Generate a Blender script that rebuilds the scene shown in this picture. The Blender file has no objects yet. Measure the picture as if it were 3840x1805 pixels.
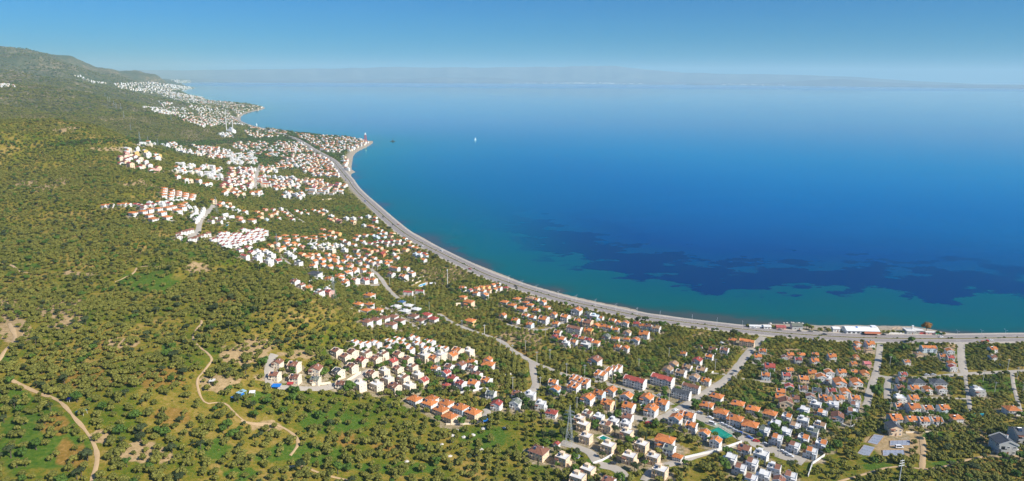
import bpy, math, random
import numpy as np
from mathutils import Matrix, Vector
random.seed(7); RNG = np.random.default_rng(11)
scene = bpy.context.scene
COL = scene.collection
R = math.radians
# ------------------------------------------------------------------ camera (the drone)
CAM_H = 245.0; FPX = 2560.0; W0, H0 = 3840, 1805
PITCH, ROLL = R(13.65), R(0.35)
_f = np.array([0, math.cos(PITCH), -math.sin(PITCH)])
_r0 = np.array([1.0, 0, 0]); _u0 = np.array([0, math.sin(PITCH), math.cos(PITCH)])
_r = _r0*math.cos(ROLL) + _u0*math.sin(ROLL); _u = _u0*math.cos(ROLL) - _r0*math.sin(ROLL)
CAMP = np.array([0, 0, CAM_H])
cam = bpy.data.cameras.new('camera'); camo = bpy.data.objects.new('camera', cam); COL.objects.link(camo)
cam.lens = 24; cam.sensor_width = 36; cam.clip_start = 5; cam.clip_end = 120000
M = Matrix(((_r[0], _u[0], -_f[0], 0), (_r[1], _u[1], -_f[1], 0), (_r[2], _u[2], -_f[2], CAM_H), (0, 0, 0, 1)))
camo.matrix_world = M; scene.camera = camo

def rays(px, py):
    px = np.asarray(px, float); py = np.asarray(py, float)
    d = _f*FPX + np.multiply.outer(px-W0/2, _r) - np.multiply.outer(py-H0/2, _u)
    return d/np.hypot(d[..., 0], d[..., 1])[..., None]          # unit horizontal length
def project(x, y, z):
    v = np.stack([np.asarray(x, float), np.asarray(y, float), np.asarray(z, float)-CAM_H], -1)
    dz = np.maximum(v@_f, 1e-3)
    return W0/2 + FPX*(v@_r)/dz, H0/2 - FPX*(v@_u)/dz
def at_z(px, py, z):
    d = rays(px, py); t = (z-CAM_H)/np.minimum(d[..., 2], -1e-4)
    return d[..., 0]*t, d[..., 1]*t
# crops of the survey picture: corner and scale
CROP = dict(A=(1800, 1300, .41691), B=(2400, 1300, .41691), C=(3100, 1300, .4169), D=(3100, 1050, .28906), E=(2400, 1050, .28906),
            F=(1800, 1000, .33034), G=(950, 1150, .37159), H=(1250, 950, .33025), I=(750, 750, .33034), J=(350, 650, .27174),
            K=(1000, 650, .33034), L=(400, 450, .28902), M=(800, 420, .27254), N=(0, 150, .42702), O=(0, 600, .53677),
            P=(0, 1200, .4995), Q=(900, 1400, .3882), Z=(0, 0, 1))
def cr(c, pts):
    x0, y0, s = CROP[c]; a = np.array(pts, float).reshape(-1, 2)
    return np.stack([x0+a[:, 0]*s, y0+a[:, 1]*s], 1)

# ------------------------------------------------------------------ noise
_perm = np.random.default_rng(3).permutation(512)
def _h(ix, iy, seed=0):
    return _perm[(_perm[(ix+seed*37) & 511]+iy) & 511]
def pnoise(x, y, seed=0):
    x = np.asarray(x, float); y = np.asarray(y, float)
    ix = np.floor(x).astype(int); iy = np.floor(y).astype(int); fx = x-ix; fy = y-iy
    u = fx*fx*fx*(fx*(fx*6-15)+10); v = fy*fy*fy*(fy*(fy*6-15)+10)
    def g(dx, dy):
        a = _h(ix+dx, iy+dy, seed)*(2*math.pi/512)
        return np.cos(a)*(fx-dx)+np.sin(a)*(fy-dy)
    return 1.5*((g(0, 0)*(1-u)+g(1, 0)*u)*(1-v)+(g(0, 1)*(1-u)+g(1, 1)*u)*v)
def fbm(x, y, wl, octs=4, seed=0):
    s = 0; a = 1
    for k in range(octs):
        s = s+a*pnoise(x/wl*2**k, y/wl*2**k, seed+k); a *= .5
    return s
def sstep(a, b, x):
    t = np.clip((np.asarray(x, float)-a)/(b-a), 0, 1); return t*t*(3-2*t)

# ------------------------------------------------------------------ coast
cpx = [cr('Z', [(6500, 1290), (4800, 1252), (4200, 1248)]),
       cr('D', [(2560, 690), (2000, 700), (1570, 700), (1380, 650), (1100, 600), (700, 600), (230, 585), (0, 600)]),
       cr('E', [(2100, 580), (1700, 572), (1400, 592), (1200, 588), (900, 545), (600, 505), (300, 460), (0, 420)]),
       cr('F', [(1750, 485), (1400, 420), (1000, 330), (700, 250), (500, 195), (300, 110), (100, 35)]),
       cr('K', [(2119, 930), (1900, 810), (1750, 720), (1600, 650), (1400, 490), (1250, 360), (1100, 240), (1000, 130), (955, 50)]),
       cr('M', [(1890, 870), (1895, 850), (1945, 840), (1948, 822), (1900, 800), (1900, 760), (1910, 640), (1950, 560), (2080, 500), (2200, 430), (2190, 395), (2140, 405), (2090, 390), (1980, 365), (1850, 350), (1600, 345), (1400, 310), (1150, 285), (900, 250), (700, 225), (600, 210), (450, 170), (380, 130), (360, 90), (400, 40), (500, 5)]),
       cr('N', [(2350, 600), (2260, 575), (2180, 560), (2000, 550), (1880, 540), (1800, 525), (1790, 505), (1700, 485), (1600, 475), (1500, 460), (1560, 440), (1740, 425), (1650, 410), (1500, 400), (1540, 385), (1750, 372), (1990, 368), (1800, 356), (1500, 345)])]
cpx = np.concatenate(cpx)
_cx, _cy = at_z(cpx[:, 0], cpx[:, 1], 0.0)
COAST = np.stack([_cx, _cy], 1)
# rounder coast: one pass of Chaikin, then a little irregularity
def chaikin(p, n=1):
    for _ in range(n):
        q = np.empty((2*len(p), 2)); q[0::2] = p; q[1::2] = p
        a = p[:-1]*.75+p[1:]*.25; b = p[:-1]*.25+p[1:]*.75
        q = np.concatenate([p[:1], np.stack([a, b], 1).reshape(-1, 2), p[-1:]]); p = q
    return p
COAST = chaikin(COAST, 2)
POLY = np.concatenate([COAST, [[-12000, 34000], [-42000, 34000], [-42000, -3000], [8000, -3000]]])
def inside(x, y, P):
    c = np.zeros(np.shape(x), bool); n = len(P)
    for i in range(n):
        x1, y1 = P[i]; x2, y2 = P[(i+1) % n]
        if y1 == y2: continue
        m = ((y1 > y) != (y2 > y)); t = (x2-x1)*(y-y1)/(y2-y1)+x1
        c ^= m & (x < t)
    return c
def seg_dist(x, y, P):
    best = np.full(np.shape(x), 1e18)
    for i in range(len(P)-1):
        ax, ay = P[i]; bx, by = P[i+1]; dx, dy = bx-ax, by-ay; L = dx*dx+dy*dy
        if L < 1e-9: continue
        t = np.clip(((x-ax)*dx+(y-ay)*dy)/L, 0, 1)
        np.minimum(best, (x-ax-t*dx)**2+(y-ay-t*dy)**2, out=best)
    return np.sqrt(best)

# ------------------------------------------------------------------ terrain heights: survey points (pixel, height)
CTRL = [(0, 1805, 66), (600, 1805, 56), (1200, 1805, 36), (1900, 1805, 18), (2800, 1805, 15), (3840, 1805, 13),
        (0, 1500, 72), (500, 1500, 64), (1000, 1500, 48), (1500, 1520, 28), (2000, 1500, 18), (2800, 1500, 10), (3840, 1500, 9),
        (0, 1250, 78), (500, 1250, 70), (900, 1250, 60), (1250, 1230, 46), (1700, 1270, 20), (2300, 1300, 10), (3000, 1320, 6), (3840, 1320, 5),
        (0, 1060, 70), (400, 1060, 64), (800, 1060, 58), (1050, 1070, 55), (1300, 1090, 22), (1500, 1090, 12), (1700, 1090, 6),
        (0, 900, 58), (400, 900, 52), (800, 900, 44), (1000, 900, 28), (1200, 900, 15), (1400, 900, 6),
        (0, 750, 70), (300, 750, 62), (600, 750, 52), (900, 750, 28), (1150, 750, 8),
        (0, 620, 90), (300, 620, 78), (500, 620, 62), (800, 620, 30), (1100, 620, 8),
        (0, 550, 62), (300, 550, 55), (600, 550, 42), (900, 550, 16), (1100, 550, 6),
        (0, 480, 92), (300, 480, 82), (600, 480, 62), (800, 480, 24), (900, 490, 8),
        (0, 430, 112), (300, 430, 95), (600, 430, 60), (800, 430, 12),
        (0, 385, 135), (300, 385, 105), (600, 385, 50), (740, 385, 10),
        (0, 340, 165), (250, 340, 130), (450, 340, 60), (600, 345, 12)]
pts = [(*at_z(a, b, z), z) for a, b, z in CTRL]
def dist_pt(px, py, D):
    d = rays(px, py); return d[0]*D, d[1]*D, CAM_H+d[2]*D
for q in [(0, 290, 5400), (0, 245, 6300), (0, 210, 7300), (90, 215, 7300), (150, 229, 7300), (210, 252, 7500), (280, 270, 7800), (350, 266, 7900), (420, 272, 8300),
          (450, 268, 8700), (510, 285, 9000), (545, 281, 9300), (600, 310, 9500), (640, 326, 9600), (250, 300, 6000), (400, 305, 7600), (500, 320, 8200)]:
    pts.append(dist_pt(*q))
pts += [(float(a), float(b), float(z)) for a, b, z in [(-7400, 10200, 260), (-9000, 14000, 160), (-5200, 11800, 60), (-6500, 16000, 40), (-6600, 9900, 180), (-5800, 10800, 90), (-6500, 22000, 30), (-2500, 3000, 160), (-6000, 6000, 480), (-900, 500, 95),
        (-500, 100, 75), (-100, 150, 40), (300, 150, 20), (700, 100, 12), (1500, 500, 3), (-3500, 9500, 6), (-20000, 25000, 60), (-16000, 9000, 500)]]
pts = np.array(pts)
def polc(x, y):
    return np.arctan2(x, y), np.log(np.maximum(np.hypot(x, y), 1))*.8
_pa, _pl = polc(pts[:, 0], pts[:, 1])
def _k(r2): return .5*r2*np.log(r2+1e-9)
n_ = len(pts)
_A = np.zeros((n_+3, n_+3)); _A[:n_, :n_] = _k((_pa[:, None]-_pa)**2+(_pl[:, None]-_pl)**2)+np.eye(n_)*2e-4
_A[:n_, n_:] = np.stack([np.ones(n_), _pa, _pl], 1); _A[n_:, :n_] = _A[:n_, n_:].T
_w = np.linalg.solve(_A, np.concatenate([np.sqrt(np.maximum(pts[:, 2], 0)+4), [0, 0, 0]]))
def tps(x, y):
    a, l = polc(x, y); s = _w[n_]+_w[n_+1]*a+_w[n_+2]*l
    for i in range(n_):
        s = s+_w[i]*_k((a-_pa[i])**2+(l-_pl[i])**2)
    return np.clip(s, 2, 24)**2-4
A0, A1, NA = R(-56), R(56), 620
L0, L1, NL = math.log(170), math.log(38000), 700
ang = np.linspace(A0, A1, NA); lgd = np.linspace(L0, L1, NL)
GA, GL = np.meshgrid(ang, lgd, indexing='ij')
GX = np.sin(GA)*np.exp(GL); GY = np.cos(GA)*np.exp(GL)
GD = seg_dist(GX, GY, COAST); GI = inside(GX, GY, POLY)
GS = np.where(GI, GD, -GD)
base = np.maximum(tps(GX, GY), 0)
Dg = np.exp(GL)
rug = 1-np.abs(fbm(GX, GY, 620, 5, 5))*1.7
rug2 = fbm(GX, GY, 1600, 4, 9)
# no rugged relief near the coast plain, more on the heights
amp = np.clip(base-22, 0, None)*.16
amp = np.minimum(np.clip(base-22, 0, None)*.30, 30+14*sstep(1500, 3500, Dg)*(1-sstep(4200, 5600, Dg)))*sstep(700, 1900, Dg)+np.minimum(amp, 7)*(1-sstep(700, 1900, Dg))
ground = base+amp*(rug-.45)*1.1+amp*.6*rug2+np.clip(base, 0, 12)*.05*fbm(GX, GY, 60, 2, 21)
amp2 = np.clip(base-55, 0, 220)*.30*sstep(3600, 5200, Dg); ground = ground+amp2*(1-np.abs(fbm(GX, GY, 1300, 3, 71))*2.2-.42)
for bx, by, bh, br in [(560, 470, 20, 260), (330, 432, 32, 330), (120, 500, 22, 260), (250, 640, 26, 200), (60, 650, 30, 240), (500, 700, 18, 150), (460, 385, 40, 420), (150, 385, 50, 420), (700, 440, 12, 230), (900, 460, 6, 200), (420, 590, 14, 170), (30, 590, 26, 200), (280, 350, 60, 600), (560, 345, 40, 500), (1130, 1130, 12, 45), (600, 1000, 9, 60), (250, 1240, 8, 60), (760, 1340, 7, 50), (450, 900, 14, 80), (850, 950, 10, 60), (330, 780, 22, 120), (640, 800, 14, 90)]:
    hx, hy = at_z(bx, by, 70.0); q_ = ((GX-hx)**2+(GY-hy)**2)/br**2; ground = ground+bh*np.exp(-q_)*(1+.35*fbm(GX, GY, br*.8, 3, 61))
land = np.where(GS < 14, .15*np.clip(GS, 0, 14), 2.1+.01*np.clip(GS-14, 0, 150))
hl = land+ground*sstep(35, 260, GS)
GH = np.where(GS >= 0, hl, np.maximum(GS*.06, -14))

def hgt(x, y):
    x = np.asarray(x, float); y = np.asarray(y, float)
    fa = np.clip((np.arctan2(x, y)-A0)/(A1-A0)*(NA-1), 0, NA-1.001); fl = np.clip((np.log(np.maximum(np.hypot(x, y), 1))-L0)/(L1-L0)*(NL-1), 0, NL-1.001)
    i = fa.astype(int); j = fl.astype(int); u = fa-i; v = fl-j
    return GH[i, j]*(1-u)*(1-v)+GH[i+1, j]*u*(1-v)+GH[i, j+1]*(1-u)*v+GH[i+1, j+1]*u*v
def coast_s(x, y):
    x = np.asarray(x, float); y = np.asarray(y, float)
    fa = np.clip((np.arctan2(x, y)-A0)/(A1-A0)*(NA-1), 0, NA-1.001); fl = np.clip((np.log(np.maximum(np.hypot(x, y), 1))-L0)/(L1-L0)*(NL-1), 0, NL-1.001)
    i = fa.astype(int); j = fl.astype(int); u = fa-i; v = fl-j
    return GS[i, j]*(1-u)*(1-v)+GS[i+1, j]*u*(1-v)+GS[i, j+1]*(1-u)*v+GS[i+1, j+1]*u*v
_T = np.exp(np.linspace(math.log(200), math.log(30000), 2600))
def hit(px, py, up=0.0):
    """ground points under the sight lines through survey pixels (up: metres above ground)"""
    px = np.atleast_1d(np.asarray(px, float)); py = np.atleast_1d(np.asarray(py, float)); up = np.broadcast_to(np.asarray(up, float), px.shape)
    d = rays(px, py); out = np.zeros((len(px), 3))
    for k in range(len(px)):
        X = d[k, 0]*_T; Y = d[k, 1]*_T; Z = CAM_H+d[k, 2]*_T-up[k]
        g = np.maximum(hgt(X, Y), 0); b = np.nonzero(Z <= g)[0]
        if len(b) == 0 or b[0] == 0:
            t = _T[-1] if len(b) == 0 else _T[0]
        else:
            i = b[0]; a0 = Z[i-1]-g[i-1]; a1 = Z[i]-g[i]; t = _T[i-1]+(_T[i]-_T[i-1])*a0/(a0-a1)
        x, y = d[k, 0]*t, d[k, 1]*t; out[k] = x, y, max(float(hgt(x, y)), 0)
    return out
# ------------------------------------------------------------------ materials
def new_mat(name):
    m = bpy.data.materials.new(name); m.use_nodes = True; nt = m.node_tree
    return m, nt, nt.nodes['Principled BSDF']
def nd(nt, t, **kw):
    n = nt.nodes.new(t)
    for k, v in kw.items(): setattr(n, k, v)
    return n
def ramp(nt, stops, fac, interp='LINEAR'):
    r = nd(nt, 'ShaderNodeValToRGB'); e = r.color_ramp; e.interpolation = interp
    while len(e.elements) < len(stops): e.elements.new(.5)
    for el, (p, c) in zip(e.elements, stops): el.position = p; el.color = (*c, 1)
    nt.links.new(fac, r.inputs[0]); return r.outputs[0]
def noise(nt, scale, detail=3, coord=None, rough=.55):
    n = nd(nt, 'ShaderNodeTexNoise'); n.inputs['Scale'].default_value = scale; n.inputs['Detail'].default_value = detail; n.inputs['Roughness'].default_value = rough
    if coord is not None: nt.links.new(coord, n.inputs['Vector'])
    return n.outputs[0]
def mixc(nt, fac, a, b, mode='MIX'):
    m = nd(nt, 'ShaderNodeMix', data_type='RGBA', blend_type=mode)
    for sock, v in ((m.inputs[0], fac), (m.inputs[6], a), (m.inputs[7], b)):
        if hasattr(v, 'is_linked'): nt.links.new(v, sock)
        elif isinstance(v, (int, float)): sock.default_value = v
        else: sock.default_value = (*v, 1)
    return m.outputs[2]
def math_(nt, op, a, b=None, c=None):
    m = nd(nt, 'ShaderNodeMath', operation=op)
    for i, v in enumerate((a, b, c)):
        if v is None: continue
        if hasattr(v, 'is_linked'): nt.links.new(v, m.inputs[i])
        else: m.inputs[i].default_value = v
    return m.outputs[0]
def geo_pos(nt): return nd(nt, 'ShaderNodeNewGeometry').outputs['Position']
def obj_co(nt): return nd(nt, 'ShaderNodeTexCoord').outputs['Object']
def orand(nt): return nd(nt, 'ShaderNodeObjectInfo').outputs['Random']
_mc = {}
def plain(name, c, rough=.8, var=.12, scale=.6, metal=0.0, bump=0.0, randv=.10):
    """a real surface: base colour with blotchy wear and a little difference from piece to piece"""
    if name in _mc: return _mc[name]
    m, nt, b = new_mat(name)
    n = noise(nt, scale, 4, obj_co(nt))
    v = math_(nt, 'MULTIPLY_ADD', n, 2*var, 1-var)
    v = math_(nt, 'MULTIPLY', v, math_(nt, 'MULTIPLY_ADD', orand(nt), randv, 1-randv/2))
    h = nd(nt, 'ShaderNodeHueSaturation'); h.inputs['Color'].default_value = (*c, 1); nt.links.new(v, h.inputs['Value'])
    nt.links.new(h.outputs[0], b.inputs['Base Color']); b.inputs['Roughness'].default_value = rough; b.inputs['Metallic'].default_value = metal
    _mc[name] = m; return m
def tile_mat(name, c):
    if name in _mc: return _mc[name]
    m, nt, b = new_mat(name); co = obj_co(nt)
    n1 = noise(nt, .5, 4, co); n2 = noise(nt, 4.5, 2, co)
    w = nd(nt, 'ShaderNodeTexWave', wave_type='BANDS', bands_direction='X'); w.inputs['Scale'].default_value = 1.1; w.inputs['Distortion'].default_value = .4; nt.links.new(co, w.inputs[0])
    v = math_(nt, 'MULTIPLY_ADD', n1, .5, .60); v = math_(nt, 'ADD', v, math_(nt, 'MULTIPLY_ADD', n2, .5, -.25)); v = math_(nt, 'MULTIPLY', v, math_(nt, 'MULTIPLY_ADD', w.outputs[0], .16, .92))
    v = math_(nt, 'MULTIPLY', v, math_(nt, 'MULTIPLY_ADD', orand(nt), .36, .86))
    h = nd(nt, 'ShaderNodeHueSaturation'); h.inputs['Color'].default_value = (*c, 1); nt.links.new(v, h.inputs['Value'])
    nt.links.new(math_(nt, 'MULTIPLY_ADD', n1, .02, .49), h.inputs['Hue'])
    nt.links.new(h.outputs[0], b.inputs['Base Color']); b.inputs['Roughness'].default_value = .85
    bp = nd(nt, 'ShaderNodeBump'); bp.inputs['Strength'].default_value = .5; bp.inputs['Distance'].default_value = .08; nt.links.new(w.outputs[0], bp.inputs['Height']); nt.links.new(bp.outputs[0], b.inputs['Normal'])
    _mc[name] = m; return m
def glass_mat():
    if 'window_glass' in _mc: return _mc['window_glass']
    m, nt, b = new_mat('window_glass')
    n = noise(nt, .35, 1, geo_pos(nt))
    nt.links.new(ramp(nt, [(.35, (.012, .016, .022)), (.62, (.07, .085, .10))], n), b.inputs['Base Color']); b.inputs['Roughness'].default_value = .12
    _mc['window_glass'] = m; return m
WALL = dict(w=('white_plaster', (.72, .71, .68)), c=('cream_plaster', (.77, .66, .50)), p=('peach_plaster', (.77, .58, .39)), g=('grey_plaster', (.45, .45, .43)), b=('pale_blue_plaster', (.55, .66, .72)),
            k=('pink_plaster', (.68, .40, .34)), y=('yellow_plaster', (.74, .50, .18)), r=('brick', (.42, .20, .12)), o=('orange_plaster', (.66, .30, .12)))
ROOF = dict(o=('orange_tile', (.60, .20, .055)), b=('brown_tile', (.27, .115, .07)), r=('red_tile', (.40, .075, .055)), d=('slate_tile', (.075, .085, .10)), w=('white_roof', (.66, .65, .62)), g=('mossy_grey_tile', (.17, .19, .15)),
            t=('tan_tile', (.40, .24, .13)), u=('blue_sheet', (.05, .13, .27)), k=('pink_tile', (.50, .14, .15)))
def wall_mat(k): return plain(WALL[k][0], WALL[k][1], .85, .10, .35)
def roof_mat(k): return plain(ROOF[k][0], ROOF[k][1], .8, .12, .5) if k in 'wu' else tile_mat(*ROOF[k])

# ------------------------------------------------------------------ mesh helpers
class MB:
    def __init__(s): s.v = []; s.f = []; s.m = []; s.mats = []
    def mi(s, mat):
        if mat not in s.mats: s.mats.append(mat)
        return s.mats.index(mat)
    def face(s, pts, mat):
        i = len(s.v); s.v += [tuple(p) for p in pts]; s.f.append(tuple(range(i, i+len(pts)))); s.m.append(s.mi(mat))
    def hexa(s, b, t, mat, bottom=True):
        i = len(s.v); s.v += [tuple(p) for p in b]+[tuple(p) for p in t]; k = s.mi(mat)
        fs = [(i+4, i+5, i+6, i+7), (i, i+1, i+5, i+4), (i+1, i+2, i+6, i+5), (i+2, i+3, i+7, i+6), (i+3, i, i+4, i+7)]
        if bottom: fs.append((i+3, i+2, i+1, i))
        s.f += fs; s.m += [k]*len(fs)
    def box(s, x0, x1, y0, y1, z0, z1, mat):
        s.hexa([(x0, y0, z0), (x1, y0, z0), (x1, y1, z0), (x0, y1, z0)], [(x0, y0, z1), (x1, y0, z1), (x1, y1, z1), (x0, y1, z1)], mat)
    def bar(s, p, q, r, mat, r2=None, n=4):
        p = Vector(p); q = Vector(q); d = (q-p).normalized(); a = d.orthogonal().normalized(); b = d.cross(a); r2 = r if r2 is None else r2
        i = len(s.v); k = s.mi(mat)
        for c, rr in ((p, r), (q, r2)):
            for j in range(n):
                t = 2*math.pi*(j+.5)/n; s.v.append(tuple(c+a*math.cos(t)*rr+b*math.sin(t)*rr))
        for j in range(n):
            s.f.append((i+j, i+(j+1) % n, i+n+(j+1) % n, i+n+j)); s.m.append(k)
        s.f.append(tuple(i+n+j for j in range(n))); s.m.append(k); s.f.append(tuple(i+n-1-j for j in range(n))); s.m.append(k)
    def mesh(s, name, smooth=False):
        me = bpy.data.meshes.new(name); me.from_pydata(s.v, [], s.f)
        for m in s.mats: me.materials.append(m)
        me.polygons.foreach_set('material_index', s.m)
        if smooth: me.polygons.foreach_set('use_smooth', [True]*len(s.f))
        me.update(); return me
def link(name, data, parent=None, loc=None):
    o = bpy.data.objects.new(name, data); COL.objects.link(o)
    if parent is not None: o.parent = parent
    if loc is not None: o.location = loc
    return o
def tag(o, label=None, cat=None, group=None, kind=None):
    if label: o['label'] = label
    if cat: o['category'] = cat
    if group: o['group'] = group
    if kind: o['kind'] = kind
    return o
def empty(name, loc=(0, 0, 0), rz=0.0, s=1.0):
    o = link(name, None); o.location = loc; o.rotation_euler = (0, 0, rz); o.scale = (s, s, s); o.empty_display_size = .5; return o
def copy_tree(o, parent=None):
    c = o.copy(); COL.objects.link(c)
    if parent is not None: c.parent = parent
    for ch in list(o.children): copy_tree(ch, c)
    return c
def np_mesh(name, verts, quads, mat=None, smooth=True):
    me = bpy.data.meshes.new(name); nv, nq = len(verts), len(quads)
    me.vertices.add(nv); me.vertices.foreach_set('co', np.ascontiguousarray(verts, np.float32).ravel())
    me.loops.add(nq*4); me.loops.foreach_set('vertex_index', np.ascontiguousarray(quads, np.int32).ravel())
    me.polygons.add(nq); me.polygons.foreach_set('loop_start', np.arange(0, nq*4, 4, dtype=np.int32)); me.polygons.foreach_set('loop_total', np.full(nq, 4, np.int32))
    if smooth: me.polygons.foreach_set('use_smooth', np.ones(nq, bool))
    if mat: me.materials.append(mat)
    me.update(calc_edges=True); me.validate(); return me
def grid_quads(na, nl):
    i = np.arange(na*nl).reshape(na, nl)
    return np.stack([i[:-1, :-1], i[1:, :-1], i[1:, 1:], i[:-1, 1:]], -1).reshape(-1, 4)
def add_attr(me, name, arr, typ='FLOAT_COLOR'):
    a = me.attributes.new(name, typ, 'POINT')
    a.data.foreach_set('color' if typ == 'FLOAT_COLOR' else 'value', np.ascontiguousarray(arr, np.float32).ravel())
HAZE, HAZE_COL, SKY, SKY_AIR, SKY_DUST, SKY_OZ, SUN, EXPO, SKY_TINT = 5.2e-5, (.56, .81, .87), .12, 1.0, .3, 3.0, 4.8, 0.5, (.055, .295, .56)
# ------------------------------------------------------------------ ground cover patches (real places on the ground)
PATCH = dict(
 G=[(150, 1650, 170, 110), (40, 1500, 90, 40), (1250, 1582, 130, 45), (563, 1056, 120, 40), (113, 1002, 40, 16), (950, 1489, 70, 22), (3517, 1633, 70, 20), (3287, 1750, 70, 14), (3704, 1617, 60, 10), (2008, 1400, 34, 12),
    (1825, 1640, 90, 45), (2820, 1488, 60, 25), (2891, 1278, 70, 9), (1146, 865, 90, 12), (1297, 782, 90, 14), (1150, 1700, 160, 40), (1500, 1760, 160, 25), (800, 1690, 70, 40), (2440, 1360, 60, 25), (3750, 1440, 90, 40), (1560, 1290, 60, 14),
    (900, 1160, 60, 25), (2650, 1355, 60, 14), (3560, 1740, 70, 18), (700, 900, 120, 14), (760, 950, 60, 10), (30, 1345, 40, 20), (620, 1300, 14, 14), (900, 1770, 60, 30), (3700, 1290, 90, 20), (2240, 1740, 60, 20)],
 D=[(230, 1163, 80, 50), (32, 1190, 60, 60), (735, 1008, 44, 22), (924, 1320, 90, 36), (450, 1285, 70, 18), (820, 1430, 70, 26), (520, 1690, 90, 40), (1136, 1328, 80, 18), (961, 1299, 60, 26), (1949, 1267, 80, 28), (1663, 1030, 90, 32),
    (3367, 1654, 100, 50), (3663, 1640, 36, 40), (2729, 1383, 30, 14), (2631, 1258, 36, 7), (760, 1001, 20, 12), (513, 688, 32, 14), (524, 681, 22, 10), (225, 680, 34, 14), (520, 700, 80, 12), (120, 700, 80, 20), (60, 1250, 60, 40), (1010, 1600, 60, 18),
    (620, 1720, 40, 20), (380, 1640, 40, 26), (2960, 1315, 40, 8), (2560, 1690, 30, 12), (1000, 1420, 50, 16), (1240, 520, 1, 1), (750, 480, 60, 8), (400, 560, 80, 8), (230, 480, 60, 8), (3000, 1420, 30, 10), (3560, 1300, 26, 20), (300, 1030, 60, 8)],
 S=[(574, 1415, 130, 36), (1311, 1648, 46, 30), (1502, 1680, 90, 14), (330, 1420, 120, 40), (200, 1590, 60, 40), (420, 1300, 90, 30), (260, 1700, 60, 50), (3760, 1700, 80, 40), (3640, 1770, 120, 20), (1700, 1560, 60, 20), (1960, 1320, 70, 16), (820, 1130, 90, 20), (640, 1560, 80, 30)])
def in_patch(x, y, spec, soft=.35, seed=0):
    px, py, rx, ry = spec
    c, a, b = hit([px, px+rx, px], [py, py, py-ry])
    m = np.array([[a[0]-c[0], b[0]-c[0]], [a[1]-c[1], b[1]-c[1]]]); mi = np.linalg.inv(m)
    dx = x-c[0]; dy = y-c[1]; R_ = max(np.hypot(*m[:, 0]), np.hypot(*m[:, 1]))*1.7
    out = np.zeros(np.shape(x)); k = (np.abs(dx) < R_) & (np.abs(dy) < R_)
    if k.any():
        u = mi[0, 0]*dx[k]+mi[0, 1]*dy[k]; v = mi[1, 0]*dx[k]+mi[1, 1]*dy[k]
        r = np.hypot(u, v)+.35*fbm(x[k]+seed*91, y[k], R_*.35, 4, seed)
        out[k] = 1-sstep(1-soft, 1+soft, r)
    return out
# coarse raster (2.5 m) of the near country for "what lies here" questions
RX0, RX1, RY0, RY1, RC = -2600.0, 1000.0, 150.0, 4200.0, 2.5
RNX, RNY = int((RX1-RX0)/RC), int((RY1-RY0)/RC)
BLOCK = np.zeros((RNX, RNY), np.uint8)      # 1 = no tree may stand here
URBAN = np.zeros((RNX, RNY), np.float32)    # garden and paving round houses
def ridx(x, y):
    return np.clip(((np.asarray(x)-RX0)/RC).astype(int), 0, RNX-1), np.clip(((np.asarray(y)-RY0)/RC).astype(int), 0, RNY-1)
def block_disc(x, y, r, arr=BLOCK, val=1):
    i, j = ridx(x, y); n = int(math.ceil(r/RC))
    i0, i1, j0, j1 = max(i-n, 0), min(i+n+1, RNX), max(j-n, 0), min(j+n+1, RNY)
    if i0 >= i1 or j0 >= j1: return
    gx = RX0+(np.arange(i0, i1)+.5)*RC-x; gy = RY0+(np.arange(j0, j1)+.5)*RC-y
    d2 = gx[:, None]**2+gy[None]**2
    if arr is BLOCK: arr[i0:i1, j0:j1][d2 <= r*r] = val
    else: arr[i0:i1, j0:j1] = np.maximum(arr[i0:i1, j0:j1], 1-sstep(r*.55, r, np.sqrt(d2)))
def block_line(P, w):
    for (ax, ay), (bx, by) in zip(P[:-1], P[1:]):
        L = math.hypot(bx-ax, by-ay); n = max(1, int(L/2))
        for k in range(n+1): block_disc(ax+(bx-ax)*k/n, ay+(by-ay)*k/n, w)

# ------------------------------------------------------------------ ribbons laid on the ground
def smooth_line(P, step):
    P = chaikin(np.asarray(P, float), 3); s = np.concatenate([[0], np.cumsum(np.hypot(*(P[1:]-P[:-1]).T))])
    n = max(2, int(s[-1]/step)+1); t = np.linspace(0, s[-1], n)
    return np.stack([np.interp(t, s, P[:, 0]), np.interp(t, s, P[:, 1])], 1)
def normals(P):
    t = np.gradient(P, axis=0); t /= np.maximum(np.hypot(t[:, 0], t[:, 1]), 1e-6)[:, None]
    return np.stack([-t[:, 1], t[:, 0]], 1)
def ribbon(name, P, offs, lift, mat, thick=.0, wob=0.0, seed=0, level=False):
    """offs: across positions; lift above the ground (m). level: the crown of a built road, level from side to side"""
    N = normals(P); k = len(offs); V = []
    zc = np.maximum(hgt(P[:, 0], P[:, 1]), .6)
    w = 1+wob*fbm(np.arange(len(P))*3.0, np.full(len(P), seed*17.0), 14, 3, seed)
    for j, o in enumerate(offs):
        q = P+N*(o*w)[:, None] if wob else P+N*o
        z = zc if level else np.maximum(hgt(q[:, 0], q[:, 1]), .4)
        D = np.hypot(q[:, 0], q[:, 1]); l = lift[j] if hasattr(lift, '__len__') else lift
        V.append(np.stack([q[:, 0], q[:, 1], z+l+D*1.2e-4], 1))
    V = np.stack(V, 1).reshape(-1, 3); i = np.arange(len(P)*k).reshape(len(P), k)
    Q = np.stack([i[:-1, 1:], i[:-1, :-1], i[1:, :-1], i[1:, 1:]], -1).reshape(-1, 4)
    return np_mesh(name, V, Q, mat, False)
def px_line(spec):
    a = np.array(spec, float).reshape(-1, 2); return hit(a[:, 0], a[:, 1])[:, :2]

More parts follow.
